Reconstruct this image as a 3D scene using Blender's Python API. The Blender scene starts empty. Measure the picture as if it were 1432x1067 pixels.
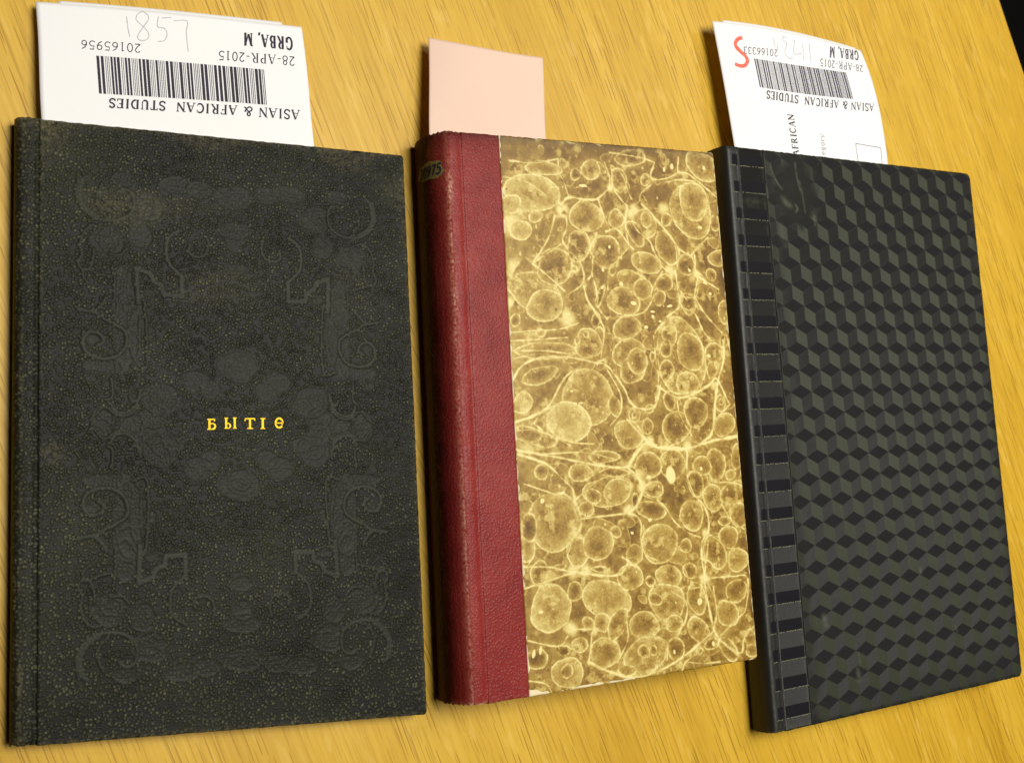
import bpy, math, random
import numpy as np
from mathutils import Matrix, Vector

# ------------------------------------------------------------------ camera
scene = bpy.context.scene
col = scene.collection
cam_data = bpy.data.cameras.new("camera")
cam = bpy.data.objects.new("camera", cam_data)
col.objects.link(cam)
RM = [[0.8838045231779669, -0.056150945434579734, -0.4644745807220988],
      [0.0, 0.9927717773034418, -0.12001749118259997],
      [0.4678563506143382, 0.1060720015676536, 0.8774161872642111]]
CAM_H = 0.47787746354522403
m4 = Matrix([RM[0] + [0], RM[1] + [0], RM[2] + [CAM_H], [0, 0, 0, 1]])
cam.matrix_world = m4
cam_data.sensor_width = 36.0
cam_data.lens = 36.0 * 1700 / 1432
cam_data.clip_start = 0.02
cam_data.clip_end = 30
cam_data.dof.use_dof = True
cam_data.dof.focus_distance = 0.53
cam_data.dof.aperture_fstop = 24
scene.camera = cam

# ------------------------------------------------------------------ world + lamps (indoor reading-room light)
world = bpy.data.worlds.new("World")
scene.world = world
world.use_nodes = True
bg = world.node_tree.nodes["Background"]
bg.inputs[0].default_value = (1.0, 0.86, 0.66, 1)
bg.inputs[1].default_value = 0.010


def area_lamp(name, loc, target, power, size, color):
    l = bpy.data.lights.new(name, 'AREA')
    l.shape = 'DISK'
    l.size = size
    l.energy = power
    l.color = color
    o = bpy.data.objects.new(name, l)
    o.location = loc
    o.rotation_euler = (Vector(target) - Vector(loc)).to_track_quat('-Z', 'Y').to_euler()
    col.objects.link(o)
    return o


area_lamp("ceiling_lamp", (0.52, 0.28, 1.60), (0.32, 0.05, 0), 31.5, 0.80, (1.0, 0.965, 0.90))
area_lamp("far_lamp", (1.25, 0.75, 1.35), (0.35, 0.10, 0), 5.0, 0.40, (1.0, 0.95, 0.86))

vs = scene.view_settings
vs.view_transform = 'Standard'
vs.look = 'None'
vs.exposure = 0.0
vs.gamma = 1.0

# ---- traced measurements (0.1 mm on the covers, or 0..1 on the slips)
STONES=[[1137,971,143,-14,13,179,36],[1265,295,111,-37,42,121,42],[624,1154,136,4,-10,125,52],[414,1674,122,10,-9,133,52],[380,679,127,40,-35,73,62],[651,2020,116,40,-31,75,68],[401,246,137,14,-23,85,72],[372,2036,103,12,-7,100,70],[879,2238,138,-47,23,42,40],[688,1565,133,-11,8,61,33],[991,359,67,-17,15,64,42],[429,939,160,2,-2,32,55],[1042,1462,71,4,-6,67,26],[1283,1475,57,3,-8,76,36],[706,876,26,0,-4,44,30],[720,127,52,-3,-4,46,52],[632,154,33,-2,-2,26,38],[337,417,55,-2,-3,48,82],[414,356,33,-1,-2,29,75],[673,342,85,24,-33,66,50],[837,343,49,-2,-4,46,60],[1000,340,33,-6,4,35,50],[1284,240,76,-20,21,92,57],[984,538,73,35,-33,42,52],[904,640,81,49,-39,43,50],[566,476,15,0,-1,13,60],[592,565,34,-17,19,32,55],[595,583,18,0,-1,13,50],[1343,587,27,-4,3,30,50],[1403,513,63,-2,-4,39,50],[1211,548,46,-11,12,51,30],[1120,339,32,-1,-3,30,50],[1010,151,23,-1,-3,30,40],[1354,74,76,51,-55,51,50],[738,435,22,-1,-1,18,45],[866,163,40,-8,7,58,40],[797,565,19,2,-13,43,30],[768,492,78,-2,-6,73,33],[493,571,91,-2,-6,78,30],[624,482,68,-2,-6,72,30],[1074,633,55,-1,-4,41,35],[1402,343,24,-1,-4,39,35],[292,301,48,-2,-3,42,75],[466,135,91,1,-6,33,62],[938,54,82,-5,-3,38,32],[1108,468,52,-21,39,81,42],[933,406,36,-18,31,51,35],[430,747,91,-1,-5,71,62],[843,722,84,19,-24,58,38],[948,664,55,-1,-4,47,42],[851,839,72,0,-5,59,42],[643,909,71,1,-5,66,32],[635,873,17,0,-1,16,50],[580,894,15,0,-1,16,50],[850,952,82,-24,20,57,42],[870,1031,67,1,-5,60,45],[896,994,50,-6,7,56,48],[971,972,14,-2,3,26,45],[1081,878,45,0,-5,50,42],[1051,943,32,0,-4,42,33],[1196,948,78,-10,10,85,48],[1052,1038,42,1,-4,46,33],[1163,1094,58,1,-5,54,42],[1184,1073,9,0,-1,9,60],[520,1249,107,21,-23,83,86],[296,1159,48,2,-3,46,72],[384,1050,91,-27,12,35,48],[862,1229,31,1,-4,41,33],[862,1229,12,0,-1,16,45],[819,1316,73,26,-29,54,62],[1053,1175,32,-4,5,45,36],[1082,1297,74,20,-29,68,28],[1196,1233,68,2,-7,69,28],[1338,1199,29,1,-4,40,40],[1343,1192,14,0,-2,15,55],[1307,1035,31,1,-4,37,48],[1413,769,40,0,-7,63,45],[945,1205,27,1,-2,19,55],[1046,701,33,0,-4,38,40],[1356,1301,53,18,-30,53,42],[691,802,21,3,-9,33,20],[409,867,23,0,-1,18,62],[1334,958,49,1,-5,47,33],[371,1317,88,18,-8,31,50],[721,697,17,2,-15,52,25],[929,1283,31,1,-3,37,40],[1194,731,39,-18,25,40,25],[760,1188,31,-3,6,51,42],[282,809,28,0,-2,29,40],[560,1474,67,-1,1,42,50],[364,1456,36,2,-2,32,42],[740,1567,69,5,-4,52,57],[615,1581,41,9,-9,31,45],[573,1636,42,3,-2,30,50],[907,1461,73,4,-6,66,42],[1202,1478,54,3,-4,42,50],[1368,1530,31,2,-3,25,60],[1248,1626,58,-4,7,64,45],[1125,1696,64,-2,5,66,42],[942,1811,93,29,-33,79,50],[527,1811,55,18,-26,64,66],[625,1784,76,-11,16,71,46],[717,1745,25,-5,9,28,40],[778,1942,63,-8,13,59,55],[978,1958,61,25,-26,47,60],[807,1847,43,4,-4,43,52],[1080,1823,27,2,-3,30,40],[1237,1875,60,-7,17,78,38],[1359,1920,57,5,-6,59,62],[1323,1814,57,5,-5,49,38],[1391,1720,58,4,-6,53,42],[323,1886,39,13,-18,48,36],[272,1767,39,3,-4,69,55],[1096,1944,36,4,-4,40,36],[1303,1740,33,3,-2,23,35],[425,1868,32,3,-1,10,45],[293,1685,40,3,-4,66,25],[729,1484,73,10,-3,19,25],[832,1612,19,1,-3,33,20],[879,1974,26,3,-2,25,40],[1363,1618,72,5,-6,53,22],[916,1662,73,28,-22,40,22],[310,1294,71,14,-9,34,48],[684,1409,77,10,-5,25,50],[629,1891,38,4,-1,11,30],[825,1486,16,-6,15,26,25],[933,1567,45,3,-3,29,32],[1161,1559,37,-3,7,60,25],[1410,1451,34,2,-7,62,42],[622,2115,43,5,-3,40,60],[828,2158,76,9,-5,60,42],[624,2246,78,10,-5,67,50],[821,2290,105,-45,44,65,52],[818,2273,30,4,-2,28,36],[866,2275,18,2,-2,20,36],[725,2339,41,6,-2,19,42],[436,2307,82,11,-4,59,57],[436,2300,31,4,-2,28,32],[497,2203,42,5,-2,34,56],[1110,2204,54,-13,26,58,46],[1281,2158,57,-2,7,65,50],[1398,2288,37,5,-5,49,38],[1396,2344,37,5,-3,29,36],[957,2068,93,39,-40,72,52],[985,2165,41,5,-4,39,46],[421,2216,33,4,-1,20,20],[1177,2283,42,5,-3,29,33],[1110,2305,20,3,-2,16,42],[493,1974,38,4,-3,44,33],[1344,2064,58,6,-6,55,30],[895,2054,36,4,-2,26,22],[694,2134,36,16,-32,59,36],[879,1974,25,3,-2,22,35],[1269,2318,37,-15,36,52,38],[1123,2071,51,-5,15,70,40],[983,2281,41,5,-5,52,25],[294,2235,56,7,-3,42,25],[626,1893,39,4,-1,10,30],[550,2110,29,3,-2,29,60]]
FLECKS=[[671,205,22,7],[1173,83,11,14],[1120,102,7,11],[1358,85,8,11],[1304,366,14,8],[1028,1509,27,39],[265,2381,28,11],[529,2388,42,8],[716,2387,39,7],[463,2391,17,6],[1140,2092,13,15],[1037,805,9,6],[997,786,8,8],[951,835,9,8],[1304,973,10,8],[1094,743,13,5],[999,763,13,5],[1329,683,9,7],[897,733,16,9],[584,1171,10,4],[542,1119,7,4],[368,1576,11,11],[459,1554,11,5],[729,657,7,9],[795,480,6,9],[744,573,6,9],[829,648,10,9],[1231,574,7,8],[1300,638,13,5],[1192,1491,7,8],[903,1705,9,7],[803,1748,8,7],[911,1514,8,7],[315,2040,10,7],[973,2295,6,10],[1187,2285,8,12],[610,6,26,4],[433,7,33,6],[756,6,22,4],[280,2212,8,21],[312,2202,8,17]]
VEINS=[[1,544,87,548,145,570,194,590,258],[1,296,110,418,113,544,87],[1,260,183,371,198,466,250,546,290],[2,546,290,590,258,666,262,735,259,791,219,819,195],[1,827,98,832,150,823,203],[1,793,86,814,151,810,203],[2,827,202,875,259,900,281],[1,899,288,964,263,986,217,1044,176],[1,1073,68,1047,146,1140,140,1208,106],[1,1215,36,1208,106,1273,117,1435,225],[1,1119,164,1205,144,1299,147],[2,981,269,1048,327,1115,399,1155,459,1157,572],[1,920,354,952,398,1011,441,1033,492,1080,566,1134,580],[1,832,98,886,140,914,220,929,249],[1,569,325,567,397,542,455,596,519,634,568,633,640,558,691],[1,509,342,478,429,423,509,388,552,533,470],[2,380,559,449,607,534,677],[1,723,413,700,487,683,596,637,640],[1,683,596,702,668,707,711],[1,892,474,816,542,779,572,762,667],[2,775,404,837,394,893,459,918,481],[1,744,258,765,324,787,374],[2,899,296,883,370,893,459],[1,1163,466,1234,502,1275,470,1347,414],[2,1262,501,1271,592,1387,659],[1,1271,600,1243,691],[2,1143,580,1154,655,1195,707],[1,1070,581,1019,642,996,694],[1,824,39,983,51,1073,68],[2,637,653,650,713,689,772,727,839,722,898,698,980],[1,698,652,708,749,748,801],[1,748,794,920,779,988,732,1022,663],[2,1146,646,1151,739,1075,793,1004,862],[1,1160,692,1245,699,1270,644],[1,1245,699,1295,777,1383,864],[1,1164,747,1237,778,1285,871,1376,934,1401,880],[1,254,859,369,852,494,846,607,816],[1,252,895,408,889,534,882],[2,258,938,404,939,545,955],[2,250,1065,302,1002,402,968,544,970,662,994,731,1010,810,1108,840,1176,900,1207,973,1195,1009,1105],[1,329,1216,421,1177,504,1064,593,1007],[1,729,1024,790,1137,783,1218,726,1275],[2,990,1105,1095,1161,1190,1148,1290,1105,1331,1082,1387,1193],[3,1389,903,1379,997,1340,1083,1310,1190,1288,1306,1245,1358,1128,1398,974,1383,897,1334,816,1249],[1,1396,1201,1311,1268,1265,1343],[1,1095,1168,1106,1245,1162,1339],[1,1411,880,1435,1022,1425,1116],[2,897,1334,817,1441],[1,240,1353,374,1381,581,1385,732,1422],[1,342,1252,386,1204,488,1165],[1,342,1252,420,1305,526,1339,634,1351],[1,993,877,994,969,1002,1075,974,1180],[1,247,973,395,953,527,977],[2,247,1242,328,1223,412,1191],[1,252,1277,373,1282,516,1353],[2,257,1362,449,1400,613,1438,783,1462,839,1421,897,1364,968,1375],[2,257,1376,390,1425,467,1494,513,1539,518,1590],[1,280,1503,398,1546,510,1589],[2,518,1590,546,1663,533,1726],[3,801,1463,857,1518,870,1570,839,1627,801,1661],[1,877,1593,971,1636,1027,1715,1094,1772,1165,1801],[2,1130,1406,1119,1519,1148,1604,1206,1676,1215,1767,1172,1824,1163,1913,1174,1989],[3,986,1384,1150,1392,1275,1367,1441,1351],[1,1230,1533,1274,1559,1437,1561],[1,1301,1660,1341,1732,1413,1783],[1,545,1670,680,1666,801,1668,850,1708,842,1795,872,1856,922,1883],[2,228,1845,377,1860,496,1892,702,1927,766,1876,742,1852],[1,253,1937,373,1915,496,1892],[1,1037,1901,1069,1941,1072,2001,998,2030],[1,1195,1781,1283,1841,1302,1926],[1,508,1724,469,1819],[1,236,1702,305,1735,310,1791,275,1843],[1,1174,1989,1212,2068],[2,1157,1972,1140,2060],[1,518,1590,659,1505,780,1506],[1,1069,1373,977,1383,882,1341],[1,228,2142,394,2191,446,2155],[1,234,2310,328,2338,357,2384],[2,473,2130,573,2142],[2,538,2274,643,2332,761,2370,895,2359,1035,2310,1162,2243,1193,2224],[2,1204,1833,1169,1984,1177,2100,1198,2217,1226,2267,1314,2347],[1,1197,2225,1119,2299,1032,2340,1011,2375],[1,1217,2265,1333,2342,1359,2283,1424,2229],[1,740,2103,740,2206,681,2293],[1,890,2210,941,2246,934,2320],[1,1008,2209,1050,2154,1057,2079,971,2017],[1,1062,2026,1156,2021],[1,1207,1988,1332,1993,1409,2008,1384,2146,1331,2187,1228,2251],[1,1217,2265,1280,2304,1323,2348],[1,1032,2340,1123,2360,1216,2365],[1,563,2155,549,2240,537,2281],[1,1193,2224,1220,2143,1213,2027]]
NODES=[[544,318,40],[1115,580,36],[1267,589,24],[814,207,20],[933,309,32],[1107,286,36],[979,247,16],[1394,903,33],[706,994,29],[932,1351,29],[1138,1387,29],[1319,1105,21],[791,1337,42],[872,1555,27],[793,1653,32],[1195,1781,25],[497,1885,33],[1164,1906,25],[1193,2224,21],[465,2129,34],[558,1893,34],[1169,1984,26],[573,2142,26],[261,745,50],[294,393,65],[333,285,73],[290,582,49],[540,802,50],[719,464,24]]
LINES=[[10,180,-700,185,-673,163,-656,132,-659,113,-679,107,-712,114,-740],[12,219,-755,250,-738,269,-706,272,-662,258,-617,214,-575],[13,214,-575,214,-496,286,-501,290,-535,322,-548,332,-576,385,-599,380,-462],[9,381,-476,357,-469,350,-221,407,-217],[26,589,-921,596,-864,576,-817,535,-786],[12,565,-942,589,-921,601,-876,585,-823,547,-786,498,-775,445,-782,404,-810,391,-849,401,-889,431,-903,454,-887],[8,510,-915,529,-870,527,-825,493,-786],[9,509,-744,546,-752,575,-726,590,-681,584,-636,598,-608,587,-582,560,-583,544,-622,542,-661],[8,420,-671,446,-644,487,-644],[8,474,-601,466,-550,466,-472],[8,484,-557,532,-568,575,-584,580,-551,558,-527],[12,599,-430,545,-422,510,-454,499,-476],[12,599,-427,538,-416,502,-392,466,-379],[14,472,-380,429,-350,425,-300,455,-257,514,-242,569,-266,581,-311,560,-341,523,-337,507,-309,528,-293],[8,479,-169,476,-103,496,-87],[10,375,-128,388,-74,424,-42,465,-45,484,-76],[8,483,-54,513,-57,535,-32,553,-16],[8,380,68,404,38,445,26,485,45],[10,373,101,397,84,413,100]]
BLOBS=[[333,-349,20,25],[535,-315,30,28],[501,-214,80,28],[547,-165,20,18],[300,-99,73,62],[324,30,50,46],[249,74,43,28],[161,-167,56,46],[105,-133,40,40],[511,-21,40,37],[400,-3,46,50],[432,-931,46,31],[340,-834,66,56],[227,-931,66,37],[136,-918,53,37],[366,-723,46,56],[489,-686,66,62],[429,-515,40,81],[427,-450,46,68],[388,-343,26,93],[436,-218,26,31],[335,-499,26,18],[421,-353,50,156]]
CBLOBS=[[0,-611,46,28],[0,-763,73,37],[0,-895,80,50],[0,-231,86,62],[0,-209,46,43],[0,-712,40,40]]
GOLD_FRAME=[62.2916,105.36,0.03153,-0.00064,-0.00045,0.03087]
SLIPS={"s1":[[[0.04639,0.198,0.0045],[0.09607,0.20317,0.0062],[0.15055,0.20874,0.005]],[[0.04953,0.16071,0.0068],[0.10001,0.16376,0.0069],[0.15557,0.16628,0.0066]],[[0.05276,0.12611,0.0071],[0.10396,0.12634,0.0071],[0.16054,0.12596,0.0071]]],"s3":[[[0.36184,0.25248,0.009],[0.41043,0.25571,0.01],[0.46585,0.25855,0.0045]],[[0.36937,0.21106,0.01],[0.41875,0.21375,0.0108],[0.4758,0.22214,0.0075]],[[0.37617,0.16837,0.0112],[0.42536,0.17002,0.0112],[0.47741,0.17168,0.0112]]],"s2":[[[0.2078,0.21468,0.0065],[0.23512,0.21407,0.009],[0.26576,0.21634,0.0065]],[[0.20729,0.17942,0.0095],[0.23456,0.18113,0.011],[0.26535,0.18421,0.0095]],[[0.20744,0.14514,0.0125],[0.23566,0.14729,0.0125],[0.26761,0.15018,0.0125]]]}
T1=[["ASIAN & AFRICAN  STUDIES",0.9581,0.4302,-0.7071,0.0465,-0.0037,0.049],["28-APR-2015",0.9614,0.1555,-0.2899,0.013,-0.0038,0.0483],["20165956",0.3826,0.1756,-0.2233,0.0074,-0.0023,0.0465],["GRBA, M",0.9599,0.0601,-0.1869,0.0035,-0.004,0.0636]]
T3=[["ASIAN & AFRICAN  STUDIES",0.9703,0.4203,-0.6942,-0.0325,-0.0106,0.0492],["28-APR-2015",0.9697,0.137,-0.2909,-0.0009,-0.0144,0.0547],["20166333",0.3996,0.125,-0.227,0.0113,-0.0077,0.0442],["GRBA, M",0.9774,0.015,-0.2078,0.023,-0.0243,0.0823],["AFRICAN",0.4169,0.7711,0.0087,-0.255,-0.0391,0.0003],["Category",0.583,0.8338,0.0155,-0.2088,-0.0287,-0.002]]
P1=[[[0.335,0.0397],[0.3366,0.0858],[0.3388,0.1163],[0.3427,0.1447]],[[0.4154,0.0227],[0.396,0.0087],[0.3766,0.0244],[0.3701,0.0508],[0.3853,0.0745],[0.4077,0.1024],[0.4136,0.1324],[0.4,0.1527],[0.3813,0.1572],[0.3709,0.1431],[0.3796,0.1163],[0.4,0.0778],[0.4165,0.045],[0.4154,0.0227]],[[0.4656,0.0316],[0.5033,0.0237]],[[0.4548,0.0248],[0.4484,0.0767],[0.4741,0.0835],[0.4822,0.1131],[0.4708,0.1454],[0.4467,0.1537]],[[0.51,0.0391],[0.5611,0.0344],[0.5558,0.0879],[0.5557,0.144],[0.5575,0.1919]]]
P3=[[[0.3869,0.0495],[0.3838,0.0896],[0.3867,0.111]],[[0.4071,0.0941],[0.3906,0.1332]],[[0.4716,0.0406],[0.4533,0.0367],[0.4483,0.0597],[0.4691,0.0714],[0.4536,0.1091],[0.4438,0.1406],[0.4622,0.1681],[0.4894,0.1643]],[[0.5294,0.0407],[0.5048,0.1317],[0.5564,0.1239]],[[0.5779,0.0631],[0.571,0.1112],[0.5634,0.1641]],[[0.6249,0.0468],[0.6152,0.1145],[0.6096,0.1762]]]
RS=[[0.1761,0.0812],[0.1453,0.0949],[0.1248,0.12],[0.1252,0.1444],[0.1482,0.1707],[0.1755,0.1963],[0.1825,0.2246],[0.1583,0.2531],[0.1259,0.2595],[0.0962,0.2518]]
BX=[[0.8002,0.6711],[0.9637,0.6927],[0.9603,0.8053],[0.8018,0.7837]]
BC1=[[0.2129,0.2578],[0.837,0.2405],[0.8349,0.4217],[0.2153,0.4563]]
BC3=[[0.2287,0.201],[0.833,0.2108],[0.8377,0.3927],[0.2352,0.3734]]

# ------------------------------------------------------------------ book frames: corner quads of the front covers (metres), heights
QUAD = {1: [(0.04289, 0.15061), (0.19519, 0.15837), (0.20841, -0.07556), (0.05160, -0.07601)],
        2: [(0.20836, 0.16653), (0.34775, 0.17762), (0.36722, -0.05941), (0.22202, -0.07112)],
        3: [(0.36361, 0.18637), (0.53266, 0.19574), (0.55515, -0.07841), (0.38471, -0.09594)]}
WID = {1: 154.658, 2: 142.751, 3: 170.326}
HEI = {1: 230.545, 2: 237.935, 3: 279.083}
TOP = {1: 10.0, 2: 26.0, 3: 16.0}


def P(i, x, y, z):
    """book-local millimetres -> world metres (x across the cover, y down it, z up)"""
    q = QUAD[i]
    s = np.asarray(x, float) / WID[i]
    t = np.asarray(y, float) / HEI[i]
    z = np.asarray(z, float)
    a, b, c, d = (1 - s) * (1 - t), s * (1 - t), s * t, (1 - s) * t
    X = a * q[0][0] + b * q[1][0] + c * q[2][0] + d * q[3][0]
    Y = a * q[0][1] + b * q[1][1] + c * q[2][1] + d * q[3][1]
    return np.stack(np.broadcast_arrays(X, Y, z / 1000.0), -1)


def fnoise(shape, cell, seed, x0=0.0, y0=0.0):
    """smooth value noise in [-1,1]; cell in samples (cx, cy)"""
    rs = np.random.RandomState(seed)
    ny, nx = shape
    cx, cy = (cell if isinstance(cell, tuple) else (cell, cell))
    gx, gy = np.arange(nx) / cx + x0, np.arange(ny) / cy + y0
    R = rs.rand(int(gy[-1]) + 3, int(gx[-1]) + 3) * 2 - 1
    ix, iy = gx.astype(int), gy.astype(int)
    fx, fy = gx - ix, gy - iy
    fx, fy = fx * fx * (3 - 2 * fx), fy * fy * (3 - 2 * fy)
    A = R[iy][:, ix] * (1 - fx) + R[iy][:, ix + 1] * fx
    B = R[iy + 1][:, ix] * (1 - fx) + R[iy + 1][:, ix + 1] * fx
    return A * (1 - fy)[:, None] + B * fy[:, None]


def sstep(a, b, x):
    t = np.clip((x - a) / (b - a), 0, 1)
    return t * t * (3 - 2 * t)


# ------------------------------------------------------------------ mesh helpers
def raw_mesh(name, verts, quads, mat=None, parent=None, smooth=True, attrs=None):
    verts = np.asarray(verts, np.float32).reshape(-1, 3)
    quads = np.asarray(quads, np.int32).reshape(-1, 4)
    me = bpy.data.meshes.new(name)
    me.vertices.add(len(verts))
    me.vertices.foreach_set('co', verts.ravel())
    me.loops.add(quads.size)
    me.loops.foreach_set('vertex_index', quads.ravel())
    me.polygons.add(len(quads))
    me.polygons.foreach_set('loop_start', np.arange(0, quads.size, 4, dtype=np.int32))
    me.polygons.foreach_set('use_smooth', np.full(len(quads), smooth, dtype=bool))
    me.update(calc_edges=True)
    for k, v in (attrs or {}).items():
        a = me.attributes.new(k, 'FLOAT', 'POINT')
        a.data.foreach_set('value', np.asarray(v, np.float32).ravel())
    if mat:
        me.materials.append(mat)
    o = bpy.data.objects.new(name, me)
    col.objects.link(o)
    if parent:
        o.parent = parent
        o.matrix_parent_inverse = Matrix.Translation(-parent.location)
    return o


def grid_quads(ny, nx, off=0):
    i = np.arange(ny * nx).reshape(ny, nx) + off
    return np.stack([i[:-1, :-1], i[1:, :-1], i[1:, 1:], i[:-1, 1:]], -1).reshape(-1, 4)


def grid(name, XYZ, mat=None, parent=None, attrs=None, smooth=True):
    ny, nx = XYZ.shape[:2]
    return raw_mesh(name, XYZ, grid_quads(ny, nx), mat, parent, smooth, attrs)


def board(name, bi, x0, x1, y0, y1, ztop, thick, step, hfun, afun, mat, parent, corner=0.0, edge=0.6, left_skirt=True, radii=None):
    """a cover board: fine top surface with rounded rims, plus side walls"""
    nx, ny = int((x1 - x0) / step) + 1, int((y1 - y0) / step) + 1
    xs, ys = np.linspace(x0, x1, nx), np.linspace(y0, y1, ny)
    X, Y = np.meshgrid(xs, ys)
    dz, attrs = np.zeros_like(X), {}
    if hfun:
        dz = hfun(X, Y)
    if afun:
        attrs = afun(X, Y)
    dR, dT, dB = x1 - X, Y - y0, y1 - Y
    d = np.minimum(np.minimum(dR, dT), dB)
    if left_skirt:
        d = np.minimum(d, X - x0)
    dz = dz - 0.35 * np.clip(1 - d / edge, 0, 1) ** 2
    if corner > 0:
        for cx, cy, sx, sy in ((x1 - corner, y0 + corner, 1, -1), (x1 - corner, y1 - corner, 1, 1)):
            ux, uy = (X - cx) * sx, (Y - cy) * sy
            m = (ux > 0) & (uy > 0)
            r = np.hypot(ux, uy) + 1e-9
            k = np.where(m, np.maximum(ux, uy) / r, 1)
            X = np.where(m, cx + sx * ux * k, X)
            Y = np.where(m, cy + sy * uy * k, Y)
    # ragged rims
    wob = 0.12
    rim = np.clip(1 - d / 1.2, 0, 1)
    X = X + wob * rim * fnoise(X.shape, 6, 11) * (dR < 1.5)
    Y = Y + wob * rim * fnoise(X.shape, 6, 12) * ((dT < 1.5) | (dB < 1.5))
    Z = ztop + dz
    Xp, Yp, Zp = (np.pad(a, 2, mode='edge') for a in (X, Y, Z))
    Zp[1, :] -= 0.3; Zp[-2, :] -= 0.3; Zp[:, 1] -= 0.3; Zp[:, -2] -= 0.3
    Zp[0, :] = ztop - thick; Zp[-1, :] = ztop - thick; Zp[:, 0] = ztop - thick; Zp[:, -1] = ztop - thick
    attrs = {k: np.pad(v, 2, mode='edge') for k, v in attrs.items()}
    return grid(name, P(bi, Xp, Yp, Zp), mat, parent, attrs)


def box_local(name, bi, x0, x1, y0, y1, z0, z1, mat, parent):
    c = [(x, y, z) for z in (z0, z1) for y in (y0, y1) for x in (x0, x1)]
    v = [P(bi, *p) for p in c]
    q = [(0, 1, 3, 2), (4, 6, 7, 5), (0, 4, 5, 1), (2, 3, 7, 6), (0, 2, 6, 4), (1, 5, 7, 3)]
    return raw_mesh(name, v, q, mat, parent, smooth=False)


def empty(name, loc, label, cat, group=None):
    o = bpy.data.objects.new(name, None)
    o.location = loc
    o.empty_display_size = 0.02
    col.objects.link(o)
    o['label'] = label
    o['category'] = cat
    if group:
        o['group'] = group
    return o


# ------------------------------------------------------------------ node helper
class Mat:
    def __init__(self, name):
        self.m = bpy.data.materials.new(name)
        self.m.use_nodes = True
        self.t = self.m.node_tree
        self.b = self.t.nodes['Principled BSDF']

    def n(self, typ, ins=None, **props):
        nd = self.t.nodes.new('ShaderNode' + typ)
        for k, v in props.items():
            setattr(nd, k, v)
        for k, v in (ins or {}).items():
            self.set(nd.inputs[k], v)
        return nd

    def set(self, sock, v):
        if isinstance(v, bpy.types.NodeSocket):
            self.t.links.new(v, sock)
        else:
            if sock.type == 'RGBA' and len(v) == 3:
                v = (*v, 1)
            sock.default_value = v

    def p(self, **ins):
        for k, v in ins.items():
            self.set(self.b.inputs[k.replace('_', ' ')], v)

    def math(self, op, a, b=0.0, c=0.0):
        nd = self.n('Math', operation=op)
        for i, v in enumerate((a, b, c)):
            self.set(nd.inputs[i], v)
        return nd.outputs[0]

    def ramp(self, f, stops, interp='LINEAR'):
        nd = self.n('ValToRGB')
        cr = nd.color_ramp
        cr.interpolation = interp
        while len(cr.elements) < len(stops):
            cr.elements.new(0.5)
        for e, (p, c) in zip(cr.elements, stops):
            e.position = p
            e.color = (*c, 1) if len(c) == 3 else c
        self.set(nd.inputs[0], f)
        return nd.outputs[0]

    def mix(self, f, a, b, blend='MIX'):
        nd = self.n('Mix', data_type='RGBA', blend_type=blend)
        self.set(nd.inputs[0], f)
        self.set(nd.inputs[6], a)
        self.set(nd.inputs[7], b)
        return nd.outputs[2]

    def attr(self, name):
        return self.n('Attribute', attribute_name=name).outputs['Fac']

    def co(self, scale=(1, 1, 1), rot=0.0):
        tc = self.n('TexCoord').outputs['Object']
        return self.n('Mapping', {'Vector': tc, 'Scale': scale, 'Rotation': (0, 0, rot)}).outputs[0]

    def noise(self, vec, scale, detail=2.0, rough=0.5, dist=0.0):
        return self.n('TexNoise', {'Vector': vec, 'Scale': scale, 'Detail': detail, 'Roughness': rough, 'Distortion': dist}).outputs['Fac']

    def voro(self, vec, scale, feature='F1', rnd=1.0, out='Distance'):
        nd = self.n('TexVoronoi', feature=feature)
        self.set(nd.inputs['Vector'], vec)
        self.set(nd.inputs['Scale'], scale)
        self.set(nd.inputs['Randomness'], rnd)
        return nd.outputs[out]

    def bump(self, h, strength, dist, normal=None):
        ins = {'Height': h, 'Strength': strength, 'Distance': dist}
        if normal is not None:
            ins['Normal'] = normal
        nd = self.n('Bump', ins)
        return nd.outputs[0]


def plain(name, colr, rough=0.6, spec=0.3, noise=0.0, metallic=0.0):
    M = Mat(name)
    c = colr
    if noise:
        f = M.noise(M.co(), 900, 3)
        c = M.mix(f, tuple(v * (1 - noise) for v in colr), tuple(min(1, v * (1 + noise)) for v in colr))
    M.p(Base_Color=c, Roughness=rough, Specular_IOR_Level=spec, Metallic=metallic)
    return M.m


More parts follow.
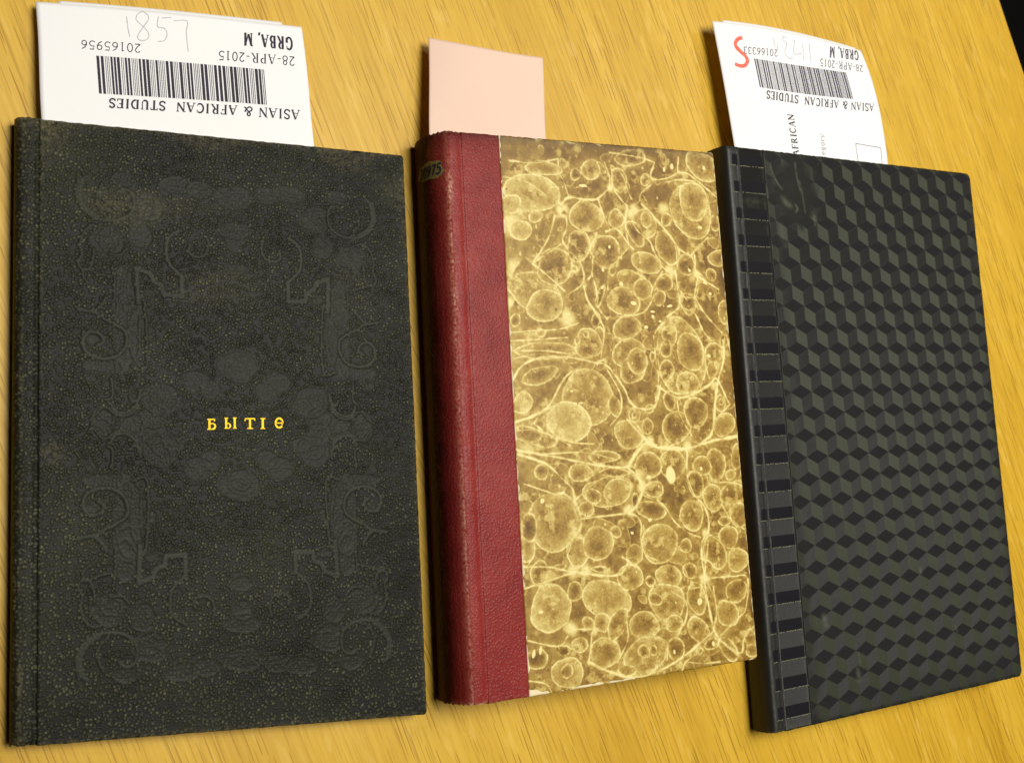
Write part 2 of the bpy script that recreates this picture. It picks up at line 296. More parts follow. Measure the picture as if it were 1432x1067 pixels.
# ------------------------------------------------------------------ materials
def mat_oak():
    M = Mat('oak_veneer')
    # object Y runs along the grain
    wob = M.n('VectorMath', operation='SCALE')
    nz = M.n('TexNoise', {'Vector': M.co((1, 0.5, 1)), 'Scale': 14.0, 'Detail': 2.0})
    M.set(wob.inputs[0], nz.outputs['Color']); M.set(wob.inputs['Scale'], 0.0035)

    def co(sx, sy):
        add = M.n('VectorMath', operation='ADD')
        tc = M.n('TexCoord').outputs['Object']
        M.set(add.inputs[0], tc); M.set(add.inputs[1], wob.outputs[0])
        return M.n('Mapping', {'Vector': add.outputs[0], 'Scale': (sx, sy, 1)}).outputs[0]
    band = M.noise(co(1, 0.06), 38, 3, 0.55)
    lines = M.noise(co(1, 0.012), 620, 3, 0.62)
    fibre = M.noise(co(1, 0.010), 2000, 2, 0.65)
    big = M.noise(co(1, 0.4), 7, 2, 0.5)
    base = M.ramp(band, [(0.30, (0.560, 0.325, 0.018)), (0.52, (0.640, 0.388, 0.028)), (0.72, (0.690, 0.435, 0.042))])
    # early / late wood lines
    base = M.mix(M.math('MULTIPLY', M.ramp(lines, [(0.46, (0, 0, 0)), (0.70, (1, 1, 1))]), 0.34), base, (0.470, 0.250, 0.008))
    base = M.mix(M.math('MULTIPLY', M.ramp(lines, [(0.30, (1, 1, 1)), (0.48, (0, 0, 0))]), 0.26), base, (0.780, 0.530, 0.080))
    base = M.mix(M.math('MULTIPLY', M.ramp(fibre, [(0.42, (0, 0, 0)), (0.68, (1, 1, 1))]), 0.30), base, (0.475, 0.255, 0.008))
    base = M.mix(M.math('MULTIPLY', M.ramp(big, [(0.4, (0, 0, 0)), (0.7, (1, 1, 1))]), 0.25), base, (0.560, 0.330, 0.012))
    # open pores: short thin dark dashes along the grain, each with its own length
    vec = M.n('VectorMath', operation='ADD')
    M.set(vec.inputs[0], M.n('TexCoord').outputs['Object']); M.set(vec.inputs[1], wob.outputs[0])
    sep = M.n('SeparateXYZ', {0: vec.outputs[0]})

    def dashes(width, length, off, keep):
        """one possible dash per cell of a staggered grid that follows the grain"""
        xs = M.math('ADD', M.math('DIVIDE', sep.outputs[0], width), off)
        ci, cf = M.math('FLOOR', xs), M.math('FRACT', xs)
        r1 = M.n('TexWhiteNoise', noise_dimensions='1D'); M.set(r1.inputs['W'], ci)
        ys = M.math('ADD', M.math('DIVIDE', sep.outputs[1], length), M.math('MULTIPLY', r1.outputs['Value'], 57.0))
        si, sf = M.math('FLOOR', ys), M.math('FRACT', ys)
        r2 = M.n('TexWhiteNoise', noise_dimensions='2D')
        M.set(r2.inputs['Vector'], M.n('CombineXYZ', {0: ci, 1: si}).outputs[0])
        rc = M.n('SeparateColor', {0: r2.outputs['Color']})
        ln = M.math('MULTIPLY_ADD', rc.outputs[0], 0.60, 0.30)
        t = M.math('DIVIDE', sf, ln)
        taper = M.math('MAXIMUM', M.math('MULTIPLY', M.math('MULTIPLY', t, M.math('SUBTRACT', 1.0, t)), 4.0), 0.0)
        cx = M.math('MULTIPLY_ADD', rc.outputs[1], 0.5, 0.25)
        cx = M.math('ADD', cx, M.math('MULTIPLY', M.math('SUBTRACT', sf, 0.5), M.math('MULTIPLY', M.math('SUBTRACT', rc.outputs[2], 0.5), 0.5)))
        d = M.math('ABSOLUTE', M.math('SUBTRACT', cf, cx))
        half = M.math('MULTIPLY', taper, 0.085)
        inside = M.n('MapRange', {'Value': d, 'From Min': half, 'From Max': M.math('ADD', half, 0.10), 'To Min': 1.0, 'To Max': 0.0}).outputs[0]
        on = M.math('GREATER_THAN', rc.outputs[2], 1.0 - keep)
        return M.math('MULTIPLY', M.math('MULTIPLY', inside, on), M.math('MINIMUM', M.math('MULTIPLY', taper, 2.0), 1.0))
    p1 = dashes(0.0019, 0.034, 0.0, 0.60)
    p2 = M.math('MAXIMUM', dashes(0.0014, 0.021, 7.31, 0.45), M.math('MULTIPLY', dashes(0.0030, 0.070, 3.77, 0.45), 0.8))
    dens = M.ramp(M.noise(co(1, 0.12), 60, 2), [(0.35, (0.30, 0.30, 0.30)), (0.6, (1, 1, 1))])
    pores = M.math('MULTIPLY', M.math('MAXIMUM', p1, M.math('MULTIPLY', p2, 0.7)), dens)
    base = M.mix(M.math('MULTIPLY', pores, 0.70), base, (0.225, 0.104, 0.005))
    ray = M.ramp(M.noise(co(1, 0.22), 260, 1), [(0.64, (0, 0, 0)), (0.72, (1, 1, 1))])
    base = M.mix(M.math('MULTIPLY', ray, 0.22), base, (0.800, 0.560, 0.140))
    h = M.math('SUBTRACT', M.math('MULTIPLY', fibre, 0.25), pores)
    rough = M.math('ADD', 0.36, M.math('MULTIPLY', lines, 0.16))
    M.p(Base_Color=base, Roughness=rough, Specular_IOR_Level=0.32, Normal=M.bump(h, 0.25, 0.0002))
    return M.m


def pebble(M, scale, aspect=(1, 1, 1)):
    """grain of small raised pebbles: height field and random per-pebble value"""
    v = M.co(aspect)
    nz = M.n('TexNoise', {'Vector': v, 'Scale': 250.0, 'Detail': 1.0})
    mx = M.n('Mix', data_type='RGBA'); M.set(mx.inputs[0], 0.0012); M.set(mx.inputs[6], v); M.set(mx.inputs[7], nz.outputs['Color'])
    vv = mx.outputs[2]
    d = M.voro(vv, scale, 'F1', 0.9)
    h = M.ramp(d, [(0.0, (1, 1, 1)), (0.25, (0.8, 0.8, 0.8)), (0.58, (0, 0, 0))])
    rnd = M.n('SeparateColor', {0: M.voro(vv, scale, 'F1', 0.9, 'Color')}).outputs[0]
    return d, h, rnd


def mat_black_cloth():
    M = Mat('pebbled_black_cloth')
    d, h, rnd = pebble(M, 730, (1, 1, 1))
    orn = M.attr('orn')
    keep = M.math('SUBTRACT', 1.0, M.math('MULTIPLY', M.attr('smooth'), 0.90))
    v = M.co()
    blot = M.noise(v, 24, 4, 0.6)
    blot2 = M.noise(M.co((1, 2.2, 1)), 55, 3, 0.6)
    weave = M.noise(M.co((0.06, 1, 1), 0.02), 2300, 1)
    base = M.ramp(blot, [(0.3, (0.0065, 0.0066, 0.0062)), (0.5, (0.0120, 0.0126, 0.0092)), (0.7, (0.0200, 0.0212, 0.0140))])
    base = M.mix(M.math('MULTIPLY', M.ramp(blot2, [(0.45, (0, 0, 0)), (0.7, (1, 1, 1))]), 0.5), base, (0.0165, 0.0160, 0.0190))
    base = M.mix(M.math('MULTIPLY', orn, 0.95), base, (0.0345, 0.0380, 0.0260))
    base = M.mix(M.math('MULTIPLY', M.ramp(weave, [(0.35, (0, 0, 0)), (0.7, (1, 1, 1))]), 0.25), base, (0.026, 0.0275, 0.0195))
    # pebble tops: rub, and glints painted into the colour
    tip = M.ramp(d, [(0.16, (1, 1, 1)), (0.52, (0, 0, 0))])
    sel = M.ramp(rnd, [(0.0, (0.30, 0.30, 0.30)), (0.6, (0.60, 0.60, 0.60)), (0.97, (1, 1, 1))])
    worn = M.ramp(M.math('ADD', M.math('MULTIPLY', blot2, 0.6), M.math('MULTIPLY', blot, 0.4)), [(0.38, (0.30, 0.30, 0.30)), (0.64, (1, 1, 1))])
    f = M.math('MULTIPLY', M.math('MULTIPLY', tip, sel), M.math('MULTIPLY', worn, keep))
    base = M.mix(M.math('MULTIPLY', f, 0.80), base, (0.155, 0.152, 0.084))
    rub = M.attr('rub')
    base = M.mix(M.math('MULTIPLY', rub, M.ramp(M.noise(v, 520, 3), [(0.35, (0, 0, 0)), (0.65, (1, 1, 1))])), base, (0.120, 0.105, 0.056))
    hh = M.math('MULTIPLY', h, keep)
    hh = M.math('ADD', hh, M.math('MULTIPLY', weave, 0.25))
    M.p(Base_Color=base, Roughness=0.38, Specular_IOR_Level=0.06, Normal=M.bump(hh, 0.9, 0.00028))
    return M.m


def mat_red_leather():
    M = Mat('red_leather')
    d, h, rnd = pebble(M, 900, (1, 1, 1))
    v = M.co()
    blot = M.noise(v, 60, 4, 0.6)
    fine = M.noise(v, 700, 3, 0.6)
    base = M.ramp(blot, [(0.3, (0.190, 0.017, 0.015)), (0.55, (0.238, 0.025, 0.021)), (0.75, (0.272, 0.037, 0.027))])
    base = M.mix(M.math('MULTIPLY', M.ramp(d, [(0.05, (1, 1, 1)), (0.35, (0, 0, 0))]), M.math('MULTIPLY', rnd, 0.36)), base, (0.400, 0.110, 0.090))
    rub = M.attr('rub')
    r = M.math('MULTIPLY', rub, M.ramp(fine, [(0.36, (0, 0, 0)), (0.60, (1, 1, 1))]))
    base = M.mix(r, base, (0.62, 0.34, 0.235))
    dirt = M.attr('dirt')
    base = M.mix(M.math('MULTIPLY', dirt, 0.9), base, (0.014, 0.006, 0.005))  # grime, and on the spine also the painted shade of its side
    hh = M.math('ADD', h, M.math('MULTIPLY', fine, 0.3))
    M.p(Base_Color=base, Roughness=0.34, Specular_IOR_Level=M.math('MULTIPLY_ADD', dirt, -0.10, 0.12), Normal=M.bump(hh, 0.45, 0.0002))
    return M.m


def mat_marble():
    M = Mat('marbled_paper')
    t = M.attr('tone')
    v = M.co()
    g1 = M.noise(v, 1500, 2, 0.7)
    g2 = M.noise(v, 420, 3, 0.6)
    t = M.math('ADD', t, M.math('MULTIPLY', M.math('SUBTRACT', g1, 0.5), 0.16))
    t = M.math('ADD', t, M.math('MULTIPLY', M.math('SUBTRACT', g2, 0.5), 0.18))
    c = M.ramp(t, [(0.0, (0.120, 0.058, 0.007)), (0.22, (0.250, 0.138, 0.020)), (0.42, (0.405, 0.260, 0.050)), (0.68, (0.600, 0.460, 0.138)), (0.95, (0.830, 0.715, 0.310))])
    dirt = M.attr('dirt')
    c = M.mix(M.math('MULTIPLY', dirt, M.ramp(g2, [(0.3, (0.25, 0.25, 0.25)), (0.7, (1, 1, 1))])), c, (0.085, 0.060, 0.035))
    chip = M.attr('chip')
    c = M.mix(M.ramp(chip, [(0.45, (0, 0, 0)), (0.55, (1, 1, 1))]), c, (0.80, 0.69, 0.42))
    M.p(Base_Color=c, Roughness=M.math('ADD', 0.34, M.math('MULTIPLY', g2, 0.2)), Specular_IOR_Level=0.24, Normal=M.bump(g2, 0.12, 0.0002))
    return M.m


def mat_cubes():
    M = Mat('tumbling_block_paper')
    a, b = M.attr('bright'), M.attr('mid')
    worn = M.attr('worn')
    v = M.co()
    g = M.noise(v, 900, 3, 0.6)
    sm = M.noise(v, 60, 4, 0.6)
    jit = M.math('MULTIPLY', M.math('SUBTRACT', g, 0.5), 0.0)
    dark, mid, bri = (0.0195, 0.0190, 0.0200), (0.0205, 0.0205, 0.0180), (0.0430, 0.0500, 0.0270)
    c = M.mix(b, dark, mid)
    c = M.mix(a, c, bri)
    c = M.mix(worn, c, (0.0180, 0.0185, 0.0160))
    scr = M.attr('scratch')
    c = M.mix(scr, c, (0.120, 0.130, 0.085))
    c = M.mix(M.math('MULTIPLY', M.ramp(sm, [(0.45, (0, 0, 0)), (0.8, (1, 1, 1))]), 0.25), c, (0.022, 0.022, 0.019))
    c = M.mix(M.math('MULTIPLY', g, 0.25), c, (0.018, 0.018, 0.017))
    # the three facet kinds are pressed at different slopes
    tilt = M.n('CombineXYZ', {0: M.attr('tx'), 1: M.attr('ty'), 2: 0.0}).outputs[0]
    nrm = M.n('NewGeometry').outputs['Normal']
    add = M.n('VectorMath', operation='ADD'); M.set(add.inputs[0], nrm); M.set(add.inputs[1], tilt)
    nn = M.n('VectorMath', operation='NORMALIZE'); M.set(nn.inputs[0], add.outputs[0])
    M.p(Base_Color=c, Roughness=0.38, Specular_IOR_Level=0.055, Normal=M.bump(g, 0.10, 0.0002, nn.outputs[0]))
    return M.m


def mat_spine_cloth(name, lo, hi, rough, rub=True, spec=0.28, tilt=None):
    M = Mat(name)
    v = M.co()
    g = M.noise(v, 1100, 3, 0.6)
    s = M.noise(v, 70, 4, 0.6)
    c = M.mix(s, lo, hi)
    c = M.mix(M.math('MULTIPLY', g, 0.35), c, tuple(x * 1.8 for x in hi))
    if rub:
        r = M.math('MULTIPLY', M.attr('rub'), M.ramp(M.noise(v, 420, 3), [(0.30, (0, 0, 0)), (0.65, (1, 1, 1))]))
        c = M.mix(r, c, (0.125, 0.130, 0.085))
    nn = None
    if tilt:      # ribbed weave: the threads lean one way
        add = M.n('VectorMath', operation='ADD'); M.set(add.inputs[0], M.n('NewGeometry').outputs['Normal']); add.inputs[1].default_value = (*tilt, 0)
        nn = M.n('VectorMath', operation='NORMALIZE', ins={0: add.outputs[0]}).outputs[0]
    M.p(Base_Color=c, Roughness=rough, Specular_IOR_Level=spec, Normal=M.bump(g, 0.25, 0.0002, nn))
    return M.m


def mat_paper(name, colr, warm=None):
    M = Mat(name)
    v = M.co()
    g = M.noise(v, 700, 4, 0.6)
    b = M.noise(v, 45, 3, 0.5)
    c = M.mix(g, tuple(x * 0.97 for x in colr), colr)
    c = M.mix(M.math('MULTIPLY', M.ramp(b, [(0.4, (0, 0, 0)), (0.7, (1, 1, 1))]), 0.35), c, warm or tuple(x * 0.96 for x in colr))
    M.p(Base_Color=c, Roughness=0.75, Specular_IOR_Level=0.2, Normal=M.bump(g, 0.06, 0.0002))
    return M.m


def mat_pages():
    M = Mat('page_edges')
    l = M.noise(M.co((0.02, 0.02, 1)), 2600, 2)
    M.p(Base_Color=M.mix(l, (0.30, 0.22, 0.11), (0.62, 0.50, 0.30)), Roughness=0.8, Specular_IOR_Level=0.1)
    return M.m


def mat_pencil():
    M = Mat('pencil')
    f = M.ramp(M.noise(M.co(), 2600, 2), [(0.35, (0, 0, 0)), (0.65, (1, 1, 1))])
    M.p(Base_Color=M.mix(f, (0.36, 0.33, 0.37), (0.60, 0.57, 0.60)), Roughness=0.6)
    return M.m


def mat_crayon():
    M = Mat('red_crayon')
    f = M.ramp(M.noise(M.co(), 900, 3), [(0.35, (0, 0, 0)), (0.70, (1, 1, 1))])
    M.p(Base_Color=M.mix(f, (0.80, 0.06, 0.025), (0.90, 0.20, 0.12)), Roughness=0.5)
    return M.m


OAK, CLOTH, RED, MARBLE, CUBES = mat_oak(), mat_black_cloth(), mat_red_leather(), mat_marble(), mat_cubes()
SPINE_B = mat_spine_cloth('black_spine_cloth', (0.0090, 0.0085, 0.0080), (0.0190, 0.0180, 0.0160), 0.44)
STRIP = mat_spine_cloth('ribbed_spine_cloth', (0.0080, 0.0076, 0.0070), (0.0160, 0.0152, 0.0135), 0.38, spec=0.085, tilt=(-0.42, 0.16))
BAND = mat_spine_cloth('black_band', (0.0075, 0.0070, 0.0088), (0.0100, 0.0096, 0.0118), 0.55, rub=False, spec=0.06)
PAPER = mat_paper('white_paper', (0.86, 0.86, 0.85))
PINK = mat_paper('pink_paper', (0.80, 0.580, 0.460), (0.77, 0.585, 0.465))
PAGES, PENCIL, CRAYON = mat_pages(), mat_pencil(), mat_crayon()
INK = plain('printing_ink', (0.028, 0.022, 0.036), 0.6, 0.2)
INK_SOFT = plain('faded_printing_ink', (0.075, 0.068, 0.095), 0.6, 0.2)
GOLD = plain('gilt', (0.80, 0.435, 0.010), 0.45, 0.12, 0.55, 0.20)
STITCH = plain('pale_stitch', (0.230, 0.225, 0.130), 0.7, 0.2, 0.4)
LABEL = plain('aged_label_paper', (0.215, 0.170, 0.055), 0.7, 0.2, 0.5)
FLOORM = plain('dark_carpet', (0.010, 0.009, 0.009), 0.95, 0.05, 0.4)

# ------------------------------------------------------------------ table and floor
ANG = math.radians(-66.6)               # direction of the grain and of the table's long edge
ex, ey = Vector((math.cos(ANG), math.sin(ANG), 0)), Vector((-math.sin(ANG), math.cos(ANG), 0))
EDGE = Vector((0.5931, 0.2935, 0))      # a point on the long edge at the upper right
table = empty('oak_table', (0.2, 0.1, -0.72), 'pale oak veneered table with a straight long edge, under the three books', 'table')


def grain_matrix(z):
    # local Y along the grain, local X towards the far edge
    y = -ex; x = ey
    # the far side lies to the right of the picture: x must point to it
    if x.x < 0:
        x = -x
    zc = x.cross(y)
    if zc.z < 0:
        y = -y
        zc = x.cross(y)
    o = EDGE
    return Matrix([[x.x, y.x, 0, o.x], [x.y, y.y, 0, o.y], [0, 0, 1, z], [0, 0, 0, 1]])


def rounded_slab(name, x0, x1, y0, y1, z0, z1, r, mw, mat, parent):
    prof = [(0.0, z0)] + [(r * (1 - math.cos(a)) - r + r, z0 + r - r * math.sin(a)) for a in ()]
    rings = []
    for inset, z in ((r, z0), (0.3 * r, z0 + 0.3 * r), (0, z0 + r), (0, z1 - r), (0.3 * r, z1 - 0.3 * r), (r, z1)):
        rings.append([(x0 + inset, y0 + inset, z), (x1 - inset, y0 + inset, z), (x1 - inset, y1 - inset, z), (x0 + inset, y1 - inset, z)])
    v = [p for rg in rings for p in rg]
    q = []
    for k in range(len(rings) - 1):
        for j in range(4):
            a, b = k * 4 + j, k * 4 + (j + 1) % 4
            q.append((a, b, b + 4, a + 4))
    n = len(v)
    q.append((3, 2, 1, 0))
    q.append((n - 4, n - 3, n - 2, n - 1))
    o = raw_mesh(name, v, q, mat, None, smooth=False)
    o.parent = parent
    o.matrix_world = mw
    o.matrix_parent_inverse = Matrix.Translation(-parent.location)
    o.matrix_basis = mw
    return o


rounded_slab('tabletop', -0.95, 0.0, -0.95, 0.75, -0.028, 0.0, 0.002, grain_matrix(0), OAK, table)
for lx, ly in ((-0.89, -0.88), (-0.89, 0.62), (-0.12, -0.88), (-0.12, 0.62)):
    rounded_slab('leg', lx, lx + 0.06, ly, ly + 0.06, -0.72, -0.029, 0.003, grain_matrix(0), OAK, table)
fl = raw_mesh('floor', [(-3, -3, -0.722), (4, -3, -0.722), (4, 4, -0.722), (-3, 4, -0.722)], [(0, 1, 2, 3)], FLOORM, None, False)
fl['kind'] = 'structure'


# ------------------------------------------------------------------ books
def spine(name, bi, prof, y0, y1, mat, parent, rubf, seed, dirt_shade_f=None, fray=0.35, sag=0.0):
    """a spine wrapped over the back edge; prof = (x, z) from the bottom up and over to the joint"""
    prof = np.array(prof)
    seg = np.r_[0, np.cumsum(np.hypot(*np.diff(prof, axis=0).T))]
    n = max(60, int(seg[-1] / 0.25))
    q = np.linspace(0, seg[-1], n)
    # smooth the profile with a small kernel
    px, pz = np.interp(q, seg, prof[:, 0]), np.interp(q, seg, prof[:, 1])
    k = np.ones(5) / 5
    sx, sz = np.convolve(np.pad(px, 2, 'edge'), k, 'valid'), np.convolve(np.pad(pz, 2, 'edge'), k, 'valid')
    sx[0], sz[0], sx[-1], sz[-1] = px[0], pz[0], px[-1], pz[-1]
    ny = int((y1 - y0) / 0.5)
    ys = np.linspace(y0, y1, ny)
    X = np.tile(sx, (ny, 1)); Z = np.tile(sz, (ny, 1)); Y = np.tile(ys[:, None], (1, n))
    endw = np.clip(1 - np.minimum(Y - y0, y1 - Y) / 2.5, 0, 1)
    fr = fnoise((ny, n), (5, 400), seed) * 0.7 + fnoise((ny, n), (2, 400), seed + 1) * 0.3
    Y = Y + endw * fr * fray
    Z = Z - endw * endw * sag * (Z / Z.max())
    Z = Z + 0.05 * fnoise((ny, n), (12, 9), seed + 2) * (X < prof[-1, 0] - 1)
    Z = np.maximum(Z, 0.15)
    Q = np.tile(q, (ny, 1))
    attrs = {'rub': rubf(X, Y, Z, Q)}
    if dirt_shade_f:
        attrs['dirt'] = dirt_shade_f(X, Y, Z, Q)
    return grid(name, P(bi, X[:, ::1], Y, Z), mat, parent, attrs), (lambda qq: (np.interp(qq, q, sx), np.interp(qq, q, sz))), q[-1]


def seg_dist(X, Y, pts, lim, out):
    """minimum distance to a polyline, written into out inside a window"""
    pts = np.asarray(pts, float)
    x0, dx = X[0, 0], X[0, 1] - X[0, 0]
    y0, dy = Y[0, 0], Y[1, 0] - Y[0, 0]
    ny, nx = X.shape
    for (ax, ay), (bx, by) in zip(pts[:-1], pts[1:]):
        i0, i1 = int((min(ax, bx) - lim - x0) / dx), int((max(ax, bx) + lim - x0) / dx) + 2
        j0, j1 = int((min(ay, by) - lim - y0) / dy), int((max(ay, by) + lim - y0) / dy) + 2
        i0, j0, i1, j1 = max(i0, 0), max(j0, 0), min(i1, nx), min(j1, ny)
        if i0 >= i1 or j0 >= j1:
            continue
        xx, yy = X[j0:j1, i0:i1], Y[j0:j1, i0:i1]
        vx, vy = bx - ax, by - ay
        L = vx * vx + vy * vy + 1e-9
        t = np.clip(((xx - ax) * vx + (yy - ay) * vy) / L, 0, 1)
        d = np.hypot(xx - ax - t * vx, yy - ay - t * vy)
        out[j0:j1, i0:i1] = np.minimum(out[j0:j1, i0:i1], d)


def catmull(pts, sub=5):
    p = np.asarray(pts, float)
    if len(p) < 3:
        return p
    p = np.vstack([2 * p[0] - p[1], p, 2 * p[-1] - p[-2]])
    out = []
    for i in range(1, len(p) - 2):
        for t in np.linspace(0, 1, sub, endpoint=False):
            a, b, c, d = p[i - 1:i + 3]
            out.append(0.5 * ((2 * b) + (c - a) * t + (2 * a - 5 * b + 4 * c - d) * t ** 2 + (3 * b - a - 3 * c + d) * t ** 3))
    out.append(p[-2])
    return np.array(out)


# ---- ribbons: strokes of ink, gilt or thread laid on a surface map f(u, v, lift) -> world
class Ribbons:
    def __init__(self, fmap):
        self.f, self.v, self.q, self.k = fmap, [], [], 0

    def stroke(self, pts, w, metric, lift=0.00003, sub=1):
        """pts in map coordinates, w half-width in metres, metric(p)->(2x3 jacobian) gives world size"""
        p = np.asarray(pts, float)
        if len(p) < 2:
            return
        W = np.array([self.f(a, b, 0) for a, b in p])
        # work in the tangent plane through the jacobian
        J = metric(p.mean(0))
        G = J @ J.T
        Gi = np.linalg.inv(G)
        t = np.gradient(W, axis=0)
        t /= np.linalg.norm(t, axis=1)[:, None] + 1e-12
        nrm = np.cross(J[0], J[1]); nrm /= np.linalg.norm(nrm)
        side = np.cross(nrm, t)
        duv = side @ J.T @ Gi
        w = np.broadcast_to(np.asarray(w, float), (len(p),))
        L, R = p + duv * w[:, None], p - duv * w[:, None]
        # extend the ends a little
        z = lift + self.k * 1.2e-6
        self.k += 1
        b = len(self.v)
        for a, c in zip(L, R):
            self.v.append(self.f(a[0], a[1], z)); self.v.append(self.f(c[0], c[1], z))
        up = None
        for i in range(len(p) - 1):
            q = (b + 2 * i, b + 2 * i + 1, b + 2 * i + 3, b + 2 * i + 2)
            self.q.append(q)

    def quad(self, c4, lift=0.00003, n=1):
        z = lift + self.k * 1.2e-6
        self.k += 1
        b = len(self.v)
        c4 = np.asarray(c4, float)
        for i in range(n + 1):
            s = i / n
            l, r = c4[0] * (1 - s) + c4[3] * s, c4[1] * (1 - s) + c4[2] * s
            self.v.append(self.f(l[0], l[1], z)); self.v.append(self.f(r[0], r[1], z))
        for i in range(n):
            self.q.append((b + 2 * i, b + 2 * i + 1, b + 2 * i + 3, b + 2 * i + 2))

    def build(self, name, mat, parent):
        V = np.array(self.v); Qd = np.array(self.q)
        # every face looks up
        a, b_, c = V[Qd[:, 0]], V[Qd[:, 1]], V[Qd[:, 2]]
        flip = np.cross(b_ - a, c - a)[:, 2] < 0
        Qd[flip] = Qd[flip][:, ::-1]
        return raw_mesh(name, V, Qd, mat, parent, smooth=False)


def jac(f):
    def m(p, e=1e-3):
        o = f(p[0], p[1], 0)
        return np.stack([(f(p[0] + e, p[1], 0) - o) / e, (f(p[0], p[1] + e, 0) - o) / e])
    return m


# ================================================================== 1: black cloth book
b1 = empty('cloth_book', tuple(P(1, 77, 115, 0)), 'black pebbled cloth book with small gold letters and blind-stamped scrolls on its cover', 'book')
box_local('back_board', 1, -0.5, 154, 0.6, 230, 0.2, 2.4, CLOTH, b1)
box_local('text_block', 1, 0.5, 151, 3.5, 227, 2.45, 6.6, PAGES, b1)
CX, CY = 79.92, 114.52


def orn_fields(X, Y):
    D = np.full(X.shape, 99.0)
    line = np.zeros_like(X)
    blob = np.zeros_like(X)
    wx = X + 0.25 * fnoise(X.shape, 18, 51)
    wy = Y + 0.25 * fnoise(X.shape, 18, 52)
    for row in LINES:
        w = row[0] / 10.0
        pts = np.array(row[1:], float).reshape(-1, 2) / 10.0
        straight = len(pts) >= 6 and w == 1.3 and abs(pts[1][0] - pts[0][0]) < 1.2
        for sx in (1, -1):
            for sy in (1, -1):
                p = pts * (sx, sy) + (CX, CY)
                if not straight:
                    p = catmull(p, 4)
                D = np.full(X.shape, 99.0)
                seg_dist(X, Y, p, 4, D)
                wd = w * (0.70 if straight else 0.48)
                np.maximum(line, 1 - sstep(wd - 0.2, wd + 0.35, D), out=line)
    for cx, cy, rx, ry in [tuple(b) for b in BLOBS] + [tuple(b) for b in CBLOBS]:
        for sx in ((1, -1) if cx else (1,)):
            for sy in (1, -1):
                dx, dy = wx - CX - sx * cx / 10.0, wy - CY - sy * cy / 10.0
                r = np.hypot(dx / (rx / 10.0), dy / (ry / 10.0))
                a = np.arctan2(dy, dx)
                r = r * (1 + 0.05 * np.cos(3 * a + cx))
                np.maximum(blob, 1 - sstep(0.90, 1.04, r), out=blob)
                R = min(rx, ry) / 10.0
                np.maximum(line, 0.42 * np.exp(-((r - 0.97) * R / 0.38) ** 2), out=line)
                if R > 5.5:      # an inner curl
                    sp = r - 0.30 - 0.42 * ((a * sx * sy + cx) % 6.283) / 6.283
                    np.maximum(line, 0.32 * np.exp(-(sp * R / 0.34) ** 2) * (r < 0.9), out=line)
    return line, blob


def b1_attrs(X, Y):
    line, blob = orn_fields(X, Y)
    b1_attrs.h = 0.22 * line - 0.09 * blob * (1 - line)
    d = np.minimum(np.minimum(154.6 - X, Y), 230.5 - Y)
    rub = np.exp(-d / 0.9) * 0.75 + 0.9 * np.exp(-np.hypot(X - 6, Y - 2) / 6) + 0.5 * np.exp(-np.hypot((X - 6.5) / 1.0, (Y - 40) / 60) ** 2)
    rub += 0.34 * sstep(0.05, 0.7, fnoise(X.shape, (90, 45), 61)) * sstep(135, 25, Y + 0.25 * X)
    rub += 0.55 * np.exp(-np.hypot(X - 11, Y - 126) ** 2 / 16) + 0.12 * np.exp(-np.hypot(X - 92, Y - 158) ** 2 / 25)
    fade = 0.75 + 0.25 * fnoise(X.shape, 70, 57)
    return {'orn': np.clip((0.95 * line + 0.30 * blob * (1 - line)) * fade, 0, 1), 'smooth': np.clip(line + 0.85 * blob, 0, 1) * (0.4 + 0.6 * fade), 'rub': np.clip(rub, 0, 1)}


pre = {}


def b1_h(X, Y):
    pre['a'] = b1_attrs(X, Y)
    # turned-in cloth bulges slightly, the board is not dead flat
    return b1_attrs.h + 0.15 * fnoise(X.shape, 160, 60)


board('front_board', 1, 6.5, 154.6, 0.0, 230.5, 10.0, 2.4, 0.34, b1_h, lambda X, Y: pre['a'], CLOTH, b1, corner=1.6)
prof1 = [(0.2, 0.2), (-0.9, 1.2), (-1.7, 3.0), (-2.0, 5.0), (-1.9, 7.0), (-1.3, 8.6), (-0.3, 9.6), (0.8, 10.0), (2.5, 10.1), (4.4, 10.0), (5.0, 9.8), (5.4, 9.3), (5.9, 9.2), (6.3, 9.45), (6.9, 9.7)]


def rub1(X, Y, Z, Q):
    r = 0.75 * np.exp(-((X - 0.6) / 0.7) ** 2) * (Z > 9) * (0.45 + 0.55 * fnoise(X.shape, (40, 20), 5))
    r += 0.95 * np.exp(-np.clip(Y - 0.2, 0, 99) / 2.2) + 0.7 * np.exp(-(230.2 - Y) / 2.0) * (X < 3)
    r += 0.7 * np.exp(-((Y - 208) / 12) ** 2) * np.exp(-((X - 0.8) / 0.8) ** 2)
    return np.clip(r, 0, 1)


spine('spine', 1, prof1, -0.4, 230.3, CLOTH, b1, rub1, 70, fray=0.6, sag=1.2)

# gilt letters, pressed on the cover (Cyrillic, old style)
GF = GOLD_FRAME


def gold_map(u, v, lift):
    x = GF[0] + GF[2] * u + GF[4] * v
    y = GF[1] + GF[3] * u + GF[5] * v
    return P(1, x, y, 10.0 + lift * 1000)


